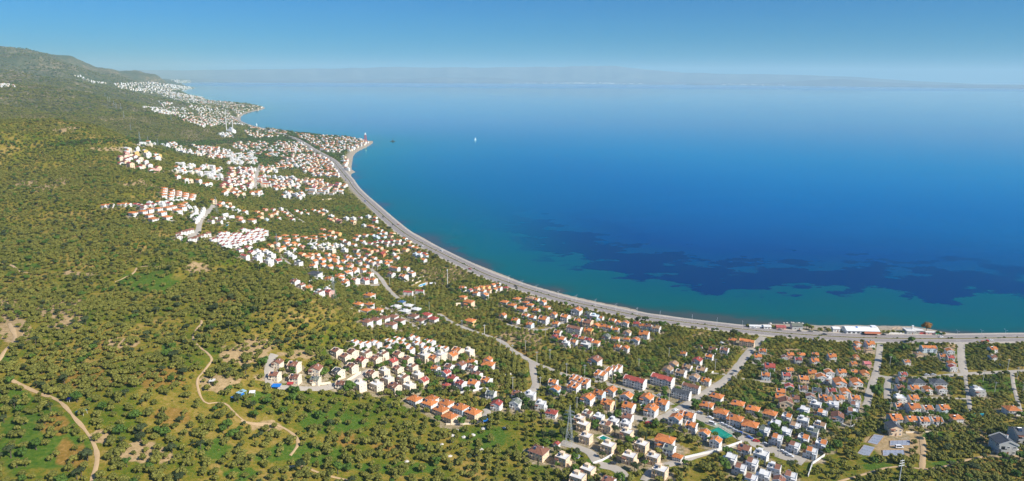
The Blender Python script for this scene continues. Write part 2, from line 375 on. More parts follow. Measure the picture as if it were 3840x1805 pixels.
def asphalt(name, c, spot=.16):
    m, nt, b = new_mat(name); p = geo_pos(nt)
    a = noise(nt, .05, 5, p, .65); d = noise(nt, .7, 3, p)
    v = math_(nt, 'ADD', math_(nt, 'MULTIPLY_ADD', a, 2*spot, 1-spot), math_(nt, 'MULTIPLY_ADD', d, spot, -spot/2))
    h = nd(nt, 'ShaderNodeHueSaturation'); h.inputs['Color'].default_value = (*c, 1); nt.links.new(v, h.inputs['Value'])
    nt.links.new(h.outputs[0], b.inputs['Base Color']); b.inputs['Roughness'].default_value = .9; return m
M_HIGH = asphalt('worn_highway_asphalt', (.27, .235, .215), .14); M_ROAD = asphalt('pale_dusty_road', (.40, .355, .29), .25); M_TRACK = asphalt('dirt_track_soil', (.46, .32, .17), .3)
M_SHLD = asphalt('gravel_shoulder', (.46, .40, .32), .25); M_PAINT = plain('road_paint', (.72, .71, .66), .7, .2, .3); M_VERGE = asphalt('dry_verge', (.17, .135, .045), .5)
M_SAND = asphalt('shingle_beach', (.36, .30, .235), .35); M_CONC = plain('concrete', (.50, .46, .40), .9, .18, .25)

HWpx = np.concatenate([cr('Z', [(5200, 1276), (4400, 1270)]), cr('D', [(2560, 752), (1570, 771), (700, 766), (0, 738)]), cr('E', [(1700, 686), (1080, 617), (600, 560), (0, 480)]),
    cr('F', [(1450, 490), (1100, 420), (700, 310), (400, 215), (0, 70)]), cr('K', [(1700, 770), (1500, 640), (1200, 370), (1000, 190), (930, 80)]),
    cr('M', [(1880, 960), (1800, 870), (1700, 740), (1620, 655), (1450, 570), (1300, 480), (1130, 375), (1000, 330), (800, 280), (600, 215), (400, 160), (300, 100), (200, 20)]), cr('N', [(1960, 585), (1950, 565)])])
HW = smooth_line(hit(HWpx[:, 0], HWpx[:, 1])[:, :2], 8.0)
HWK = HW[np.hypot(HW[:, 0], HW[:, 1]) < 9000]
def hw(offs, lift, name, mat, P=HWK, **k): return link(name, ribbon(name, P, offs, lift, mat, level=True, **k))
t = hw([-13.4, -9.9, 9.9, 12.8], [.12, .34, .34, .1], 'road_shoulder', M_SHLD); tag(t, 'pale gravel shoulder along both sides of the coast highway', 'shoulder', kind='structure')
t = hw([-9.7, 9.7], .42, 'road', M_HIGH); tag(t, 'grey dual carriageway following the curve of the bay', 'highway', kind='structure')
t = hw([-1.3, -1.1, 1.1, 1.3], [.44, .58, .58, .44], 'road_median', M_VERGE, wob=.2); tag(t, 'narrow strip of dry grass between the two carriageways', 'median', kind='structure')
mk = MB()
PM = HWK[np.hypot(HWK[:, 0], HWK[:, 1]) < 3000]; NM = normals(PM)
for off, w in ((-9.2, .15), (-1.9, .15), (1.9, .15), (9.2, .15)):
    for k in range(len(PM)-1):
        q = [PM[k]+NM[k]*(off-w), PM[k]+NM[k]*(off+w), PM[k+1]+NM[k+1]*(off+w), PM[k+1]+NM[k+1]*(off-w)]
        z = [max(float(hgt(*PM[i])), .6)+.47+1.3e-4*math.hypot(*PM[i]) for i in (k, k, k+1, k+1)]
        mk.face([(a[0], a[1], c) for a, c in zip(q, z)][::-1], M_PAINT)
for off in (-5.5, 5.5):
    for k in range(0, len(PM)-1, 2):
        a, b = PM[k], PM[k]*.5+PM[k+1]*.5; n = NM[k]; z = max(float(hgt(*a)), .6)+.47+1.3e-4*math.hypot(*a)
        mk.face([(*(p+n*o), z) for p, o in ((a, off-.12), (b, off-.12), (b, off+.12), (a, off+.12))], M_PAINT)
tag(link('road_markings', mk.mesh('road_markings')), 'worn white edge lines and lane dashes on the highway', 'road markings', kind='structure')
bs = COAST[(np.hypot(COAST[:, 0], COAST[:, 1]) < 5000)]
ROADS = [
 ('road', 9, 'light grey street climbing inland from the highway past the white apartments', 'Z', [2862, 1264, 2819, 1310, 2787, 1346, 2754, 1396, 2700, 1442, 2650, 1471, 2588, 1512, 2541, 1538, 2496, 1567, 2441, 1575, 2395, 1570, 2330, 1552, 2280, 1548]),
 ('road', 14, 'wide street lined with parked cars beside the green covered court', 'Z', [2560, 1535, 2600, 1552, 2650, 1576, 2733, 1610, 2796, 1646, 2859, 1679, 2942, 1709, 3017, 1734]),
 ('road', 7.5, 'pale country road winding down through the olives past utility poles', 'Z', [1646, 1178, 1692, 1211, 1788, 1247, 1833, 1261, 1889, 1284, 1909, 1307, 1959, 1337, 1996, 1360, 2050, 1379, 2121, 1410, 2217, 1425, 2271, 1438, 2342, 1463, 2425, 1475, 2475, 1492, 2520, 1520]),
 ('road', 7, 'short pale lane dropping from the fork between two olive plots', 'Z', [1996, 1362, 1999, 1395, 2004, 1425, 2012, 1445, 1996, 1469, 1970, 1478]),
 ('road', 7, 'curving road past the isolated white apartments to the grey roofed villas', 'Z', [1390, 1010, 1405, 1021, 1428, 1042, 1448, 1075, 1475, 1105, 1501, 1127]),
 ('road', 6, 'lane along the hedge below the brown roofed villas', 'Z', [1435, 1148, 1481, 1178, 1531, 1208, 1574, 1237]),
 ('road', 7, 'straight narrow street running up to the highway beside the pink roofed house', 'Z', [3300, 1292, 3299, 1310, 3291, 1371, 3283, 1405, 3270, 1440, 3258, 1480, 3250, 1525]),
 ('road', 8, 'stony lane meeting the highway beside the ploughed plot', 'Z', [3603, 1290, 3604, 1330, 3608, 1371, 3617, 1402]),
 ('road', 8, 'pale cross road between the olive blocks behind the slate roofed pair', 'Z', [4050, 1383, 3840, 1392, 3720, 1398, 3617, 1404, 3550, 1409, 3496, 1416, 3400, 1420, 3333, 1419, 3283, 1408]),
 ('road', 6, 'short dusty street in front of the white row houses', 'Z', [3333, 1419, 3326, 1450, 3327, 1500]),
 ('road', 4, 'thin grey lane through the olive blocks above the barn roofed house', 'Z', [3442, 1492, 3540, 1494, 3638, 1497]),
 ('road', 3.5, 'narrow dirt lane between two square olive blocks', 'Z', [3619, 1405, 3624, 1450, 3630, 1483, 3635, 1515, 3638, 1545]),
 ('road', 3.5, 'narrow dirt lane beside the easternmost olive block', 'Z', [3795, 1395, 3800, 1450, 3815, 1500, 3832, 1560]),
 ('dirt_track', 3.4, 'sandy track curving below the concrete slabs', 'Z', [3120, 1815, 3167, 1800, 3267, 1771, 3333, 1752, 3413, 1750, 3454, 1762, 3517, 1758, 3621, 1726, 3684, 1713, 3740, 1715, 3840, 1708]),
 ('dirt_track', 6, 'sandy access track into the construction plot', 'Z', [3458, 1762, 3459, 1730, 3463, 1700, 3462, 1665, 3458, 1640]),
 ('dirt_track', 3.6, 'worn sandy track running up between the green meadow and the dry slope', 'Z', [330, 1850, 345, 1805, 365, 1740, 365, 1695, 345, 1650, 310, 1600, 280, 1570, 240, 1520, 215, 1500, 190, 1490, 145, 1475, 100, 1455, 40, 1425]),
 ('dirt_track', 5, 'sandy track entering the bare orchard near the frame edge', 'Z', [-20, 1370, 0, 1350, 20, 1312, 45, 1295, 60, 1265, 50, 1240, 35, 1215]),
 ('dirt_track', 2.8, 'winding two rut track past the blue tarpaulin shed', 'Z', [745, 1195, 762, 1210, 726, 1245, 722, 1275, 744, 1300, 779, 1325, 799, 1350, 781, 1370, 760, 1400, 736, 1425, 744, 1465, 759, 1503, 779, 1517, 809, 1510, 849, 1512, 879, 1550, 909, 1575, 939, 1595, 1000, 1595]),
 ('dirt_track', 3.2, 'looping bare track across the olive field under the cream estate', 'Z', [905, 1578, 940, 1590, 1028, 1590, 1075, 1610, 1110, 1637, 1122, 1664, 1104, 1691, 1088, 1710]),
 ('dirt_track', 3, 'faint track at the bottom of the olive field', 'Z', [1040, 1762, 1125, 1742, 1172, 1765, 1238, 1788, 1308, 1802]),
 ('dirt_track', 2.6, 'pale footpath above the small green valley', 'Z', [430, 1059, 470, 1042, 505, 1024, 513, 1002, 560, 998, 650, 994]),
 ('dirt_track', 3.4, 'bare path on the dark western hillside', 'Z', [-10, 986, 43, 994, 60, 1008, 72, 1020, 110, 1024]),
 ('road', 11, 'wide pale street between the white blocks in the village', 'Z', [955, 709, 956, 690, 958, 670, 966, 641, 978, 620]),
 ('road', 8, 'curved pale road from the white terraces down to the brown rows', 'Z', [800, 770, 785, 790, 765, 812, 750, 829, 746, 850, 742, 870, 725, 884, 700, 897]),
 ('road', 7, 'pale lane around the lower edge of the cream hillside estate', 'Z', [1030, 1330, 1014, 1350, 1009, 1390, 1008, 1425, 1013, 1447, 1040, 1453, 1099, 1455, 1170, 1460, 1215, 1458, 1258, 1447]),
 ('road', 8, 'pale lane from the pylon yard down between the peach blocks', 'Z', [2105, 1660, 2140, 1670, 2185, 1685, 2215, 1698, 2232, 1722, 2246, 1745, 2300, 1752, 2335, 1775, 2345, 1805]),
 ('road', 6, 'lane beside the long white boundary wall', 'Z', [2415, 1805, 2440, 1760, 2540, 1735, 2610, 1712, 2700, 1685, 2770, 1668]),
 ('road', 6, 'narrow estate lane between the cream houses', 'Z', [1230, 1445, 1300, 1440, 1340, 1425, 1360, 1400, 1400, 1390]),
 ('road', 6, 'concrete loop lane in front of the orange villas', 'Z', [1700, 1555, 1740, 1560, 1790, 1572, 1822, 1560, 1832, 1545, 1820, 1535]),
 ('road', 7, 'pale street across the upper village beside the long white wall', 'Z', [1290, 1072, 1330, 1075, 1370, 1072, 1435, 1068]),
 ('road', 6, 'lane between the white blocks and the olive slope', 'Z', [1045, 958, 1070, 978, 1095, 1000]),
 ('road', 6, 'pale lane climbing through the village olives', 'Z', [1070, 785, 1090, 805, 1120, 822, 1145, 838]),
 ('road', 6, 'grey lane by the row of orange cottages', 'Z', [1895, 1215, 1960, 1235, 2040, 1240, 2090, 1225, 2110, 1210, 2140, 1190]),
 ('road', 5, 'dusty lane behind the pale terrace block', 'Z', [2610, 1390, 2660, 1400, 2720, 1405]),
 ('road', 6, 'pale side street past the red roofed twin houses', 'Z', [2810, 1358, 2850, 1368, 2900, 1372]),
 ('road', 6, 'pale side street toward the orange brown terraces', 'Z', [2750, 1415, 2800, 1425, 2900, 1435, 2960, 1440]),
]
for k, (nm, w, lab, c, spec) in enumerate(ROADS):
    P0 = px_line(spec); D0 = float(np.hypot(P0[:, 0], P0[:, 1]).mean()); P = smooth_line(P0, 3 if D0 < 900 else 6); w = w*(.55 if nm == 'dirt_track' else .78)
    mat = M_TRACK if nm == 'dirt_track' else M_ROAD
    wb = .45 if nm == 'dirt_track' else .16
    o = link(nm, ribbon(nm, P, [-w/2, -w/6, w/6, w/2], [.10, .26+k*.004, .26+k*.004, .10], mat, wob=wb, seed=k)); tag(o, lab, 'track' if nm == 'dirt_track' else 'street', kind='structure')
    block_line(P[::2], w/2+1.6)
def block_quad(c, pts, pad=2):
    Q = hit(*cr(c, pts).T)[:, :2]
    for u in np.linspace(0, 1, 12):
        for v in np.linspace(0, 1, 12): q = (Q[0]*(1-u)+Q[3]*u)*(1-v)+(Q[1]*(1-u)+Q[2]*u)*v; block_disc(q[0], q[1], pad)
for c, pts, pad in [('B', [(630, 762), (706, 733), (833, 806), (740, 838)], 4), ('A', [(1068, 822), (1108, 805), (1186, 842), (1112, 852)], 5), ('H', [(940, 388), (985, 362), (1055, 345), (1045, 368)], 6), ('C', [(365, 865), (425, 797), (520, 808), (455, 885)], 3), ('C', [(275, 960), (335, 893), (435, 915), (375, 995)], 3),
    ('C', [(565, 895), (570, 850), (748, 848), (750, 892)], 3), ('C', [(505, 985), (502, 937), (692, 935), (705, 985)], 3), ('C', [(500, 925), (505, 902), (740, 900), (740, 925)], 2), ('C', [(560, 840), (560, 800), (760, 795), (750, 840)], 2), ('A', [(730, 860), (850, 870), (960, 930), (800, 930)], 3), ('B', [(340, 900), (440, 890), (480, 960), (380, 970)], 2)]: block_quad(c, pts, pad)
block_line(HW[np.hypot(HW[:, 0], HW[:, 1]) < 4300], 13.5)
# ------------------------------------------------------------------ buildings: one template per kind and colour, copied
M_GLASS = glass_mat(); M_FRAME = plain('white_frame', (.78, .78, .76), .5, .05); M_DOOR = plain('brown_door', (.20, .09, .045), .6, .15); M_METAL = plain('pale_metal', (.55, .58, .60), .35, .08, .5, .6)
M_PANEL = plain('solar_glass', (.025, .04, .075), .15, .1); M_AWN = plain('terracotta_awning', (.42, .13, .06), .8, .15); M_SOFFIT = plain('floor_slab', (.62, .60, .56), .9, .1)
M_DARK = plain('dark_fitting', (.05, .05, .055), .6, .1)  # plain dark colour for the floating platform's mast and hut
_mesh = {}
def window_mesh(w, h):
    k = ('win', w, h)
    if k not in _mesh:      # stands in the plane y=0, facing -y
        b = MB(); f = .09
        for x0, x1, z0, z1 in ((0, w, 0, f), (0, w, h-f, h), (0, f, f, h-f), (w-f, w, f, h-f), (w/2-.04, w/2+.04, f, h-f)): b.box(x0-w/2, x1-w/2, -.07, .02, z0, z1, M_FRAME)
        b.box(-w/2+f, w/2-f, -.02, .015, f, h-f, M_GLASS)
        b.box(-w/2-.12, w/2+.12, -.16, .02, -.10, -.002, M_SOFFIT)
        _mesh[k] = b.mesh('window')
    return _mesh[k]
def door_mesh():
    if 'door' not in _mesh:
        b = MB(); b.box(-.5, .5, -.06, .02, 0, 2.1, M_DOOR); b.box(-.62, -.502, -.09, .02, 0, 2.2, M_FRAME); b.box(.502, .62, -.09, .02, 0, 2.2, M_FRAME); _mesh['door'] = b.mesh('door')
    return _mesh['door']
def balcony_mesh(w, d, mat, awn=None):
    k = ('bal', w, d, mat.name, awn)
    if k not in _mesh:
        b = MB(); b.box(-w/2, w/2, -d, 0, -.18, 0, M_SOFFIT)
        b.box(-w/2, w/2, -d, -d+.12, .002, .95, mat); b.box(-w/2, -w/2+.12, -d+.122, -.01, .002, .95, mat); b.box(w/2-.12, w/2, -d+.122, -.01, .002, .95, mat)
        b.box(-w*.30, w*.30, -.02, .012, .05, 2.15, M_GLASS)
        if awn:
            z = 2.45; b.hexa([(-w/2-.1, -d-.2, z-.25), (w/2+.1, -d-.2, z-.25), (w/2+.1, 0, z+.1), (-w/2-.1, 0, z+.1)], [(-w/2-.1, -d-.2, z-.17), (w/2+.1, -d-.2, z-.17), (w/2+.1, 0, z+.18), (-w/2-.1, 0, z+.18)], roof_mat(awn))
        _mesh[k] = b.mesh('balcony')
    return _mesh[k]
def chimney_mesh(h=1.3):
    k = ('chim', h)
    if k not in _mesh:
        b = MB(); b.box(-.3, .3, -.3, .3, -.9, h, wall_mat('w')); b.box(-.4, .4, -.4, .4, h+.002, h+.14, M_SOFFIT); b.box(-.2, .2, -.2, .2, h+.142, h+.35, M_AWN); _mesh[k] = b.mesh('chimney')
    return _mesh[k]
def solar_mesh():
    if 'sol' not in _mesh:
        b = MB(); b.hexa([(-1, -.9, .25), (1, -.9, .25), (1, .6, 1.25), (-1, .6, 1.25)], [(-1, -.95, .33), (1, -.95, .33), (1, .55, 1.33), (-1, .55, 1.33)], M_PANEL)
        b.bar((-1.05, .75, 1.5), (1.05, .75, 1.5), .33, M_METAL, n=8)
        for x in (-.9, .9): b.bar((x, .75, -.3), (x, .75, 1.3), .05, M_METAL); b.bar((x, -.85, -.3), (x, -.85, .3), .05, M_METAL)
        _mesh['sol'] = b.mesh('solar_heater')
    return _mesh['sol']
def wall_body(w, d, h, mat, roofrise=0, axis='x', inset=True, rows=0, below=3.0):
    """outer walls; axis: ridge direction. rows > 0 paints the small far windows as dark recesses in the wall mesh itself"""
    b = MB(); x, y = w/2, d/2
    if axis == 'x' and roofrise:
        P = [(-x, -y), (x, -y), (x, y), (-x, y)]
        b.face([(-x, -y, -below), (x, -y, -below), (x, -y, h), (-x, -y, h)], mat); b.face([(x, y, -below), (-x, y, -below), (-x, y, h), (x, y, h)], mat)
        b.face([(x, -y, -below), (x, y, -below), (x, y, h), (x, 0, h+roofrise), (x, -y, h)], mat); b.face([(-x, y, -below), (-x, -y, -below), (-x, -y, h), (-x, 0, h+roofrise), (-x, y, h)], mat)
    elif roofrise:
        b.face([(x, -y, -below), (x, y, -below), (x, y, h), (x, -y, h)], mat); b.face([(-x, y, -below), (-x, -y, -below), (-x, -y, h), (-x, y, h)], mat)
        b.face([(-x, -y, -below), (x, -y, -below), (x, -y, h), (0, -y, h+roofrise), (-x, -y, h)], mat); b.face([(x, y, -below), (-x, y, -below), (-x, y, h), (0, y, h+roofrise), (x, y, h)], mat)
    else: b.box(-x, x, -y, y, -below, h, mat)
    return b
def far_windows(b, w, d, h, rows):
    for r in range(rows):
        z = .9+r*2.9
        if z+1.2 > h: break
        n = max(2, int(w/3))
        for k in range(n):
            cx = -w/2+(k+.5)*w/n
            b.face([(cx-.55, -d/2-.012, z), (cx+.55, -d/2-.012, z), (cx+.55, -d/2-.012, z+1.25), (cx-.55, -d/2-.012, z+1.25)], M_GLASS)
        n = max(1, int(d/3.6))
        for k in range(n):
            cy = -d/2+(k+.5)*d/n
            for s in (1, -1): b.face([(s*(w/2+.012), cy-s*.5, z), (s*(w/2+.012), cy+s*.5, z), (s*(w/2+.012), cy+s*.5, z+1.2), (s*(w/2+.012), cy-s*.5, z+1.2)], M_GLASS)
def gable_roof(b, w, d, h, rise, mat, axis='x', ov=.45, th=.22, caps=None):
    x, y = w/2+ov*.6, d/2+ov
    if axis == 'y': x, y = d/2+ov*.6, w/2+ov
    e = rise*ov/(y-ov)      # eaves drop
    rot = (lambda p: p) if axis == 'x' else (lambda p: (-p[1], p[0], p[2]))
    for s in (-1, 1):
        q = [(-x, s*y, h-e), (x, s*y, h-e), (x, 0, h+rise), (-x, 0, h+rise)]
        if s > 0: q = [q[1], q[0], q[3], q[2]]
        b.hexa([rot(p) for p in q], [rot((p[0], p[1], p[2]+th)) for p in q], mat)
    b.bar(rot((-x, 0, h+rise+th)), rot((x, 0, h+rise+th)), .14, mat)
    if caps is not None:
        for sx in (-1, 1):
            for s in (-1, 1):
                X0, X1 = sx*(x-.32), sx*(x+.02)
                q = [(min(X0, X1), s*(y+.02), h-e-.25), (max(X0, X1), s*(y+.02), h-e-.25), (max(X0, X1), 0, h+rise-.25), (min(X0, X1), 0, h+rise-.25)]
                if s > 0: q = [q[1], q[0], q[3], q[2]]
                b.hexa([rot(p) for p in q], [rot((p[0], p[1], p[2]+.85)) for p in q], caps)
def hip_roof(b, w, d, h, rise, mat, ov=.8, th=.2):
    x, y = w/2+ov, d/2+ov; rx = max(x-y, .15)
    lo = [(-x, -y, h), (x, -y, h), (x, y, h), (-x, y, h)]; l2 = [(p[0], p[1], h+th) for p in lo]
    b.face(lo[::-1], M_SOFFIT)
    for i in range(4): b.face([lo[i], lo[(i+1) % 4], l2[(i+1) % 4], l2[i]], M_FRAME)
    A, B = (-rx, 0, h+th+rise), (rx, 0, h+th+rise)
    b.face([l2[0], l2[1], B, A], mat); b.face([l2[1], l2[2], B], mat); b.face([l2[2], l2[3], A, B], mat); b.face([l2[3], l2[0], A], mat)
    for p, q in ((l2[0], A), (l2[3], A), (l2[1], B), (l2[2], B), (A, B)): b.bar((p[0], p[1], p[2]+.03), (q[0], q[1], q[2]+.03), .13, mat)
def flat_top(b, w, d, h, mat, rmat, par=.55, t=.22):
    x, y = w/2, d/2
    b.box(-x-.04, x+.04, -y-.04, -y+t, h, h+par, mat); b.box(-x-.04, x+.04, y-t, y+.04, h, h+par, mat); b.box(-x-.04, -x+t, -y+t+.002, y-t-.002, h, h+par, mat); b.box(x-t, x+.04, -y+t+.002, y-t-.002, h, h+par, mat)
    b.face([(-x+t, -y+t, h+.05), (x-t, -y+t, h+.05), (x-t, y-t, h+.05), (-x+t, y-t, h+.05)], rmat)

DIM = dict(h=(11.6, 9.8, 5.4, 1.9), g=(8.8, 8.6, 5.8, 1.9), f=(9.8, 8.4, 6.4, 0), s=(8.6, 8.0, 6.0, 0), a=(24, 11, 10.2, 2.3), t=(5.6, 9.4, 6.2, 1.3), v=(16, 12, 8.8, 1.6))
KIND = dict(h=('villa', 'villa'), g=('house', 'house'), f=('flat_roofed_house', 'house'), s=('stepped_house', 'house'), a=('apartment_building', 'apartments'), t=('terraced_house', 'house'), v=('large_villa', 'villa'))
WN = dict(w='white', c='cream', p='peach', g='grey walled', b='pale blue', k='pink', y='yellow', r='brick', o='orange walled')
RN = dict(o='orange', b='brown', r='red', d='slate', w='white', g='grey green', t='tan', u='blue', k='pink')
_tpl = {}
def template(code, far, variant):
    """list of (part name, mesh, location, yaw, [sub-parts])"""
    key = (code, far, variant)
    if key in _tpl: return _tpl[key]
    S, wc, rc = code; w, d, h, rise = DIM[S]; W = wall_mat(wc); Rm = roof_mat(rc); parts = []
    floors = 3 if S in 'av' else 2
    if S == 'a': h = floors*2.85+.4
    axis = 'y' if (S == 'g' and variant % 3 == 1) else 'x'
    if S in 'ga':
        b = wall_body(w, d, h, W, rise, axis)
        if far: far_windows(b, w, d, h, floors)
        parts.append(['wall', b.mesh('wall'), (0, 0, 0), 0, []])
        r = MB(); gable_roof(r, w, d, h, rise, Rm, axis, .35 if wc == 'w' else .5, .22, W if (variant % 2 == 0 and S == 'g' and not far) or S == 'a' else None)
        if S == 'a' or variant % 3 == 2:      # roof breaks: small cross dormers
            for cx in ((-w*.25, w*.25) if S == 'a' else (0,)):
                q = 1.5; r.hexa([(cx-q, -d/2-.1, h-.1), (cx+q, -d/2-.1, h-.1), (cx+q, -.4, h-.1), (cx-q, -.4, h-.1)], [(cx-q, -d/2-.1, h+1.0), (cx+q, -d/2-.1, h+1.0), (cx+q, -.4, h+1.7), (cx-q, -.4, h+1.7)], W)
                r.hexa([(cx-q-.2, -d/2-.4, h+.92), (cx+q+.2, -d/2-.4, h+.92), (cx+q+.2, -.3, h+1.72), (cx-q-.2, -.3, h+1.72)], [(cx-q-.2, -d/2-.4, h+1.08), (cx+q+.2, -d/2-.4, h+1.08), (cx+q+.2, -.3, h+1.88), (cx-q-.2, -.3, h+1.88)], Rm)
        sub = [] if far else [['chimney', chimney_mesh(), (w*.22, d*.1, h+rise*.75), 0]]
        parts.append(['roof', r.mesh('roof'), (0, 0, 0), 0, sub])
    elif S in 'hv':
        b = wall_body(w, d, h, W)
        if far: far_windows(b, w, d, h, floors)
        parts.append(['wall', b.mesh('wall'), (0, 0, 0), 0, []])
        r = MB(); hip_roof(r, w, d, h, rise, Rm)
        parts.append(['roof', r.mesh('roof'), (0, 0, 0), 0, [] if far else [['chimney', chimney_mesh(), (w*.2, d*.18, h+rise*.7), 0]]])
        if S == 'v':
            b = MB(); b.box(-w*.28, w*.2, -d/2-3.2, -d/2-.002, -3, h*.62, W); parts.append(['wing', b.mesh('wing'), (0, 0, 0), 0, []])
            r = MB(); r.hexa([(-w*.28-.4, -d/2-3.7, h*.62), (w*.2+.4, -d/2-3.7, h*.62), (w*.2+.4, -d/2-.004, h*.62+.9), (-w*.28-.4, -d/2-.004, h*.62+.9)], [(-w*.28-.4, -d/2-3.7, h*.62+.2), (w*.2+.4, -d/2-3.7, h*.62+.2), (w*.2+.4, -d/2-.004, h*.62+1.1), (-w*.28-.4, -d/2-.004, h*.62+1.1)], Rm); parts.append(['wing_roof', r.mesh('wing_roof'), (0, 0, 0), 0, []])
    elif S == 'f':
        b = wall_body(w, d, h, W); flat_top(b, w, d, h, W, roof_mat('w') if rc in 'wb' else Rm)
        if wc in 'pc':      # strips of darker render between the bays, as on the peach blocks
            for cx in (-w*.26, w*.26): b.box(cx-.35, cx+.35, -d/2-.06, -d/2-.002, .1, h-.1, wall_mat('y' if wc == 'p' else 'p'))
        if far: far_windows(b, w, d, h, floors)
        parts.append(['wall', b.mesh('wall'), (0, 0, 0), 0, []])
        r = MB(); r.box(-w*.30, w*.02, d*.02, d*.38, h+.06, h+2.0, W); r.box(-w*.32, w*.04, d*0, d*.40, h+2.002, h+2.2, W)
        if rc not in 'w': r.hexa([(w*.06, -d/2+.3, h+.3), (w/2-.3, -d/2+.3, h+.3), (w/2-.3, d*.3, h+1.5), (w*.06, d*.3, h+1.5)], [(w*.06, -d/2+.3, h+.45), (w/2-.3, -d/2+.3, h+.45), (w/2-.3, d*.3, h+1.7), (w*.06, d*.3, h+1.7)], Rm)
        parts.append(['roof_hut', r.mesh('roof_hut'), (0, 0, 0), 0, []])
        if variant % 2:
            b = MB(); b.box(w/2+.002, w/2+2.2, -d*.35, d*.2, -3, h*.55, W); flat = b; parts.append(['wing', flat.mesh('wing'), (0, 0, 0), 0, []])
    elif S == 's':
        b = wall_body(w, d, h, W); flat_top(b, w, d, h, W, roof_mat('w'))
        b.box(-w/2-2.4, -w/2-.002, -d*.42, d*.25, -3, h*.62, W); b.box(w*.08, w*.46, -d/2-1.9, -d/2-.002, -3, h*.95, W)
        if far: far_windows(b, w, d, h, floors)
        parts.append(['wall', b.mesh('wall'), (0, 0, 0), 0, []])
        r = MB(); z = h+.35; x0, x1 = (-w*.46, w*.02) if variant % 2 else (-w*.05, w*.46)
        r.hexa([(x0, -d*.46, z), (x1, -d*.46, z), (x1, d*.25, z+1.5), (x0, d*.25, z+1.5)], [(x0, -d*.46, z+.2), (x1, -d*.46, z+.2), (x1, d*.25, z+1.7), (x0, d*.25, z+1.7)], Rm if rc != 'w' else roof_mat('w'))
        q = h*.62; r.hexa([(-w/2-2.6, -d*.46, q), (-w/2-.004, -d*.46, q+.8), (-w/2-.004, d*.28, q+.8), (-w/2-2.6, d*.28, q)], [(-w/2-2.6, -d*.46, q+.18), (-w/2-.004, -d*.46, q+.98), (-w/2-.004, d*.28, q+.98), (-w/2-2.6, d*.28, q+.18)], Rm if rc != 'w' else roof_mat('w'))
        parts.append(['roof', r.mesh('roof'), (0, 0, 0), 0, []])
    elif S == 't':
        b = wall_body(w, d, h, W)
        for s in (-1, 1): b.hexa([(s*w/2-.16, -d/2-.5, h-.3), (s*w/2+.16, -d/2-.5, h-.3), (s*w/2+.16, d/2, h-.3), (s*w/2-.16, d/2, h-.3)], [(s*w/2-.16, -d/2-.5, h+.45), (s*w/2+.16, -d/2-.5, h+.45), (s*w/2+.16, d/2, h+rise+.75), (s*w/2-.16, d/2, h+rise+.75)], W)
        if far: far_windows(b, w, d, h, floors)
        parts.append(['wall', b.mesh('wall'), (0, 0, 0), 0, []])
        r = MB(); q = [(-w/2+.17, -d/2-.4, h-.05), (w/2-.17, -d/2-.4, h-.05), (w/2-.17, d/2, h+rise), (-w/2+.17, d/2, h+rise)]; r.hexa(q, [(p[0], p[1], p[2]+.2) for p in q], Rm)
        r.box(-w/2+.2, w/2-.2, d/2-.25, d/2-.02, h+rise+.2, h+rise+.6, W)
        parts.append(['roof', r.mesh('roof'), (0, 0, 0), 0, [] if far else [['chimney', chimney_mesh(1.0), (w*.2, d*.25, h+rise*.8), 0]]])
    if not far:
        fx = []
        nb = max(2, round(w/3.3))
        front = [(-w/2+(k+.5)*w/nb) for k in range(nb)]
        for fl in range(floors):
            z = .95+fl*2.85
            if z+1.3 > h+.1: break
            for k, cx in enumerate(front):
                if S == 's' and w*.02 < cx < w*.5: parts.append(['window', window_mesh(1.2, 1.25), (w*.27, -d/2-1.92, z), 0, []]) if k == nb-1 else None; continue
                if S == 'v' and fl < 2 and -w*.32 < cx < w*.24: continue
                if fl == 0 and k == nb//2: parts.append(['door', door_mesh(), (cx, -d/2, .02), 0, []])
                elif fl > 0 and (k == 0 or (S == 'a' and k % 3 == 0)) and S not in 's': parts.append(['balcony', balcony_mesh(min(3.2, w/nb*1.1 if S == 'a' else w*.42), 1.4, W, ('o' if rc == 'o' else 'b') if variant % 2 and S != 'a' else None), (cx if S == 'a' else cx+.4, -d/2-.02, z-.9), 0, []])
                else: parts.append(['window', window_mesh(1.3, 1.25), (cx, -d/2-.005, z), 0, []])
            ns = max(1, round(d/4.5))
            for k in range(ns):
                cy = -d/2+(k+.5)*d/ns
                parts.append(['window', window_mesh(1.0, 1.2), (w/2+.005, cy, z), 90, []])
                if S != 's' or fl: parts.append(['window', window_mesh(1.0, 1.2), (-w/2-.005, cy, z), -90, []])
        if S in 'gfsth' and variant % 3 != 1 and rc != 'k':
            zt = {'g': h+rise*.45, 'f': h+.4, 's': h+.4, 't': h+rise*.5, 'h': h+rise*.45}[S]; parts.append(['solar_heater', solar_mesh(), (-w*.22, -d*.20 if S != 's' else d*.3, zt), 0, []])
    _tpl[key] = parts; return parts
HOUSES = []
def place_house(x, y, code, s, yaw, far, name, label, cat, group, variant):
    S = code[0]; w, d, h, r = DIM[S]
    c, sn = math.cos(yaw), math.sin(yaw); s0 = s; s = s*.73
    cx = [x+s*(a*w*.5*c-b*d*.5*sn) for a, b in ((-1, -1), (1, -1), (1, 1), (-1, 1))]; cy = [y+s*(a*w*.5*sn+b*d*.5*c) for a, b in ((-1, -1), (1, -1), (1, 1), (-1, 1))]
    z = float(np.mean(np.maximum(hgt(cx, cy), .5)))+.25; s = s0
    e = empty(name, (x, y, z), yaw); e.scale = (s*.71, s*.71, s*.72); tag(e, label, cat, group)
    for nm, me, loc, rz, subs in template(code, far, variant):
        o = link(nm, me, e, loc); o.rotation_euler = (0, 0, R(rz))
        for sn_, sm, sl, sr in subs: q = link(sn_, sm, o, sl); q.rotation_euler = (0, 0, R(sr))
    return e
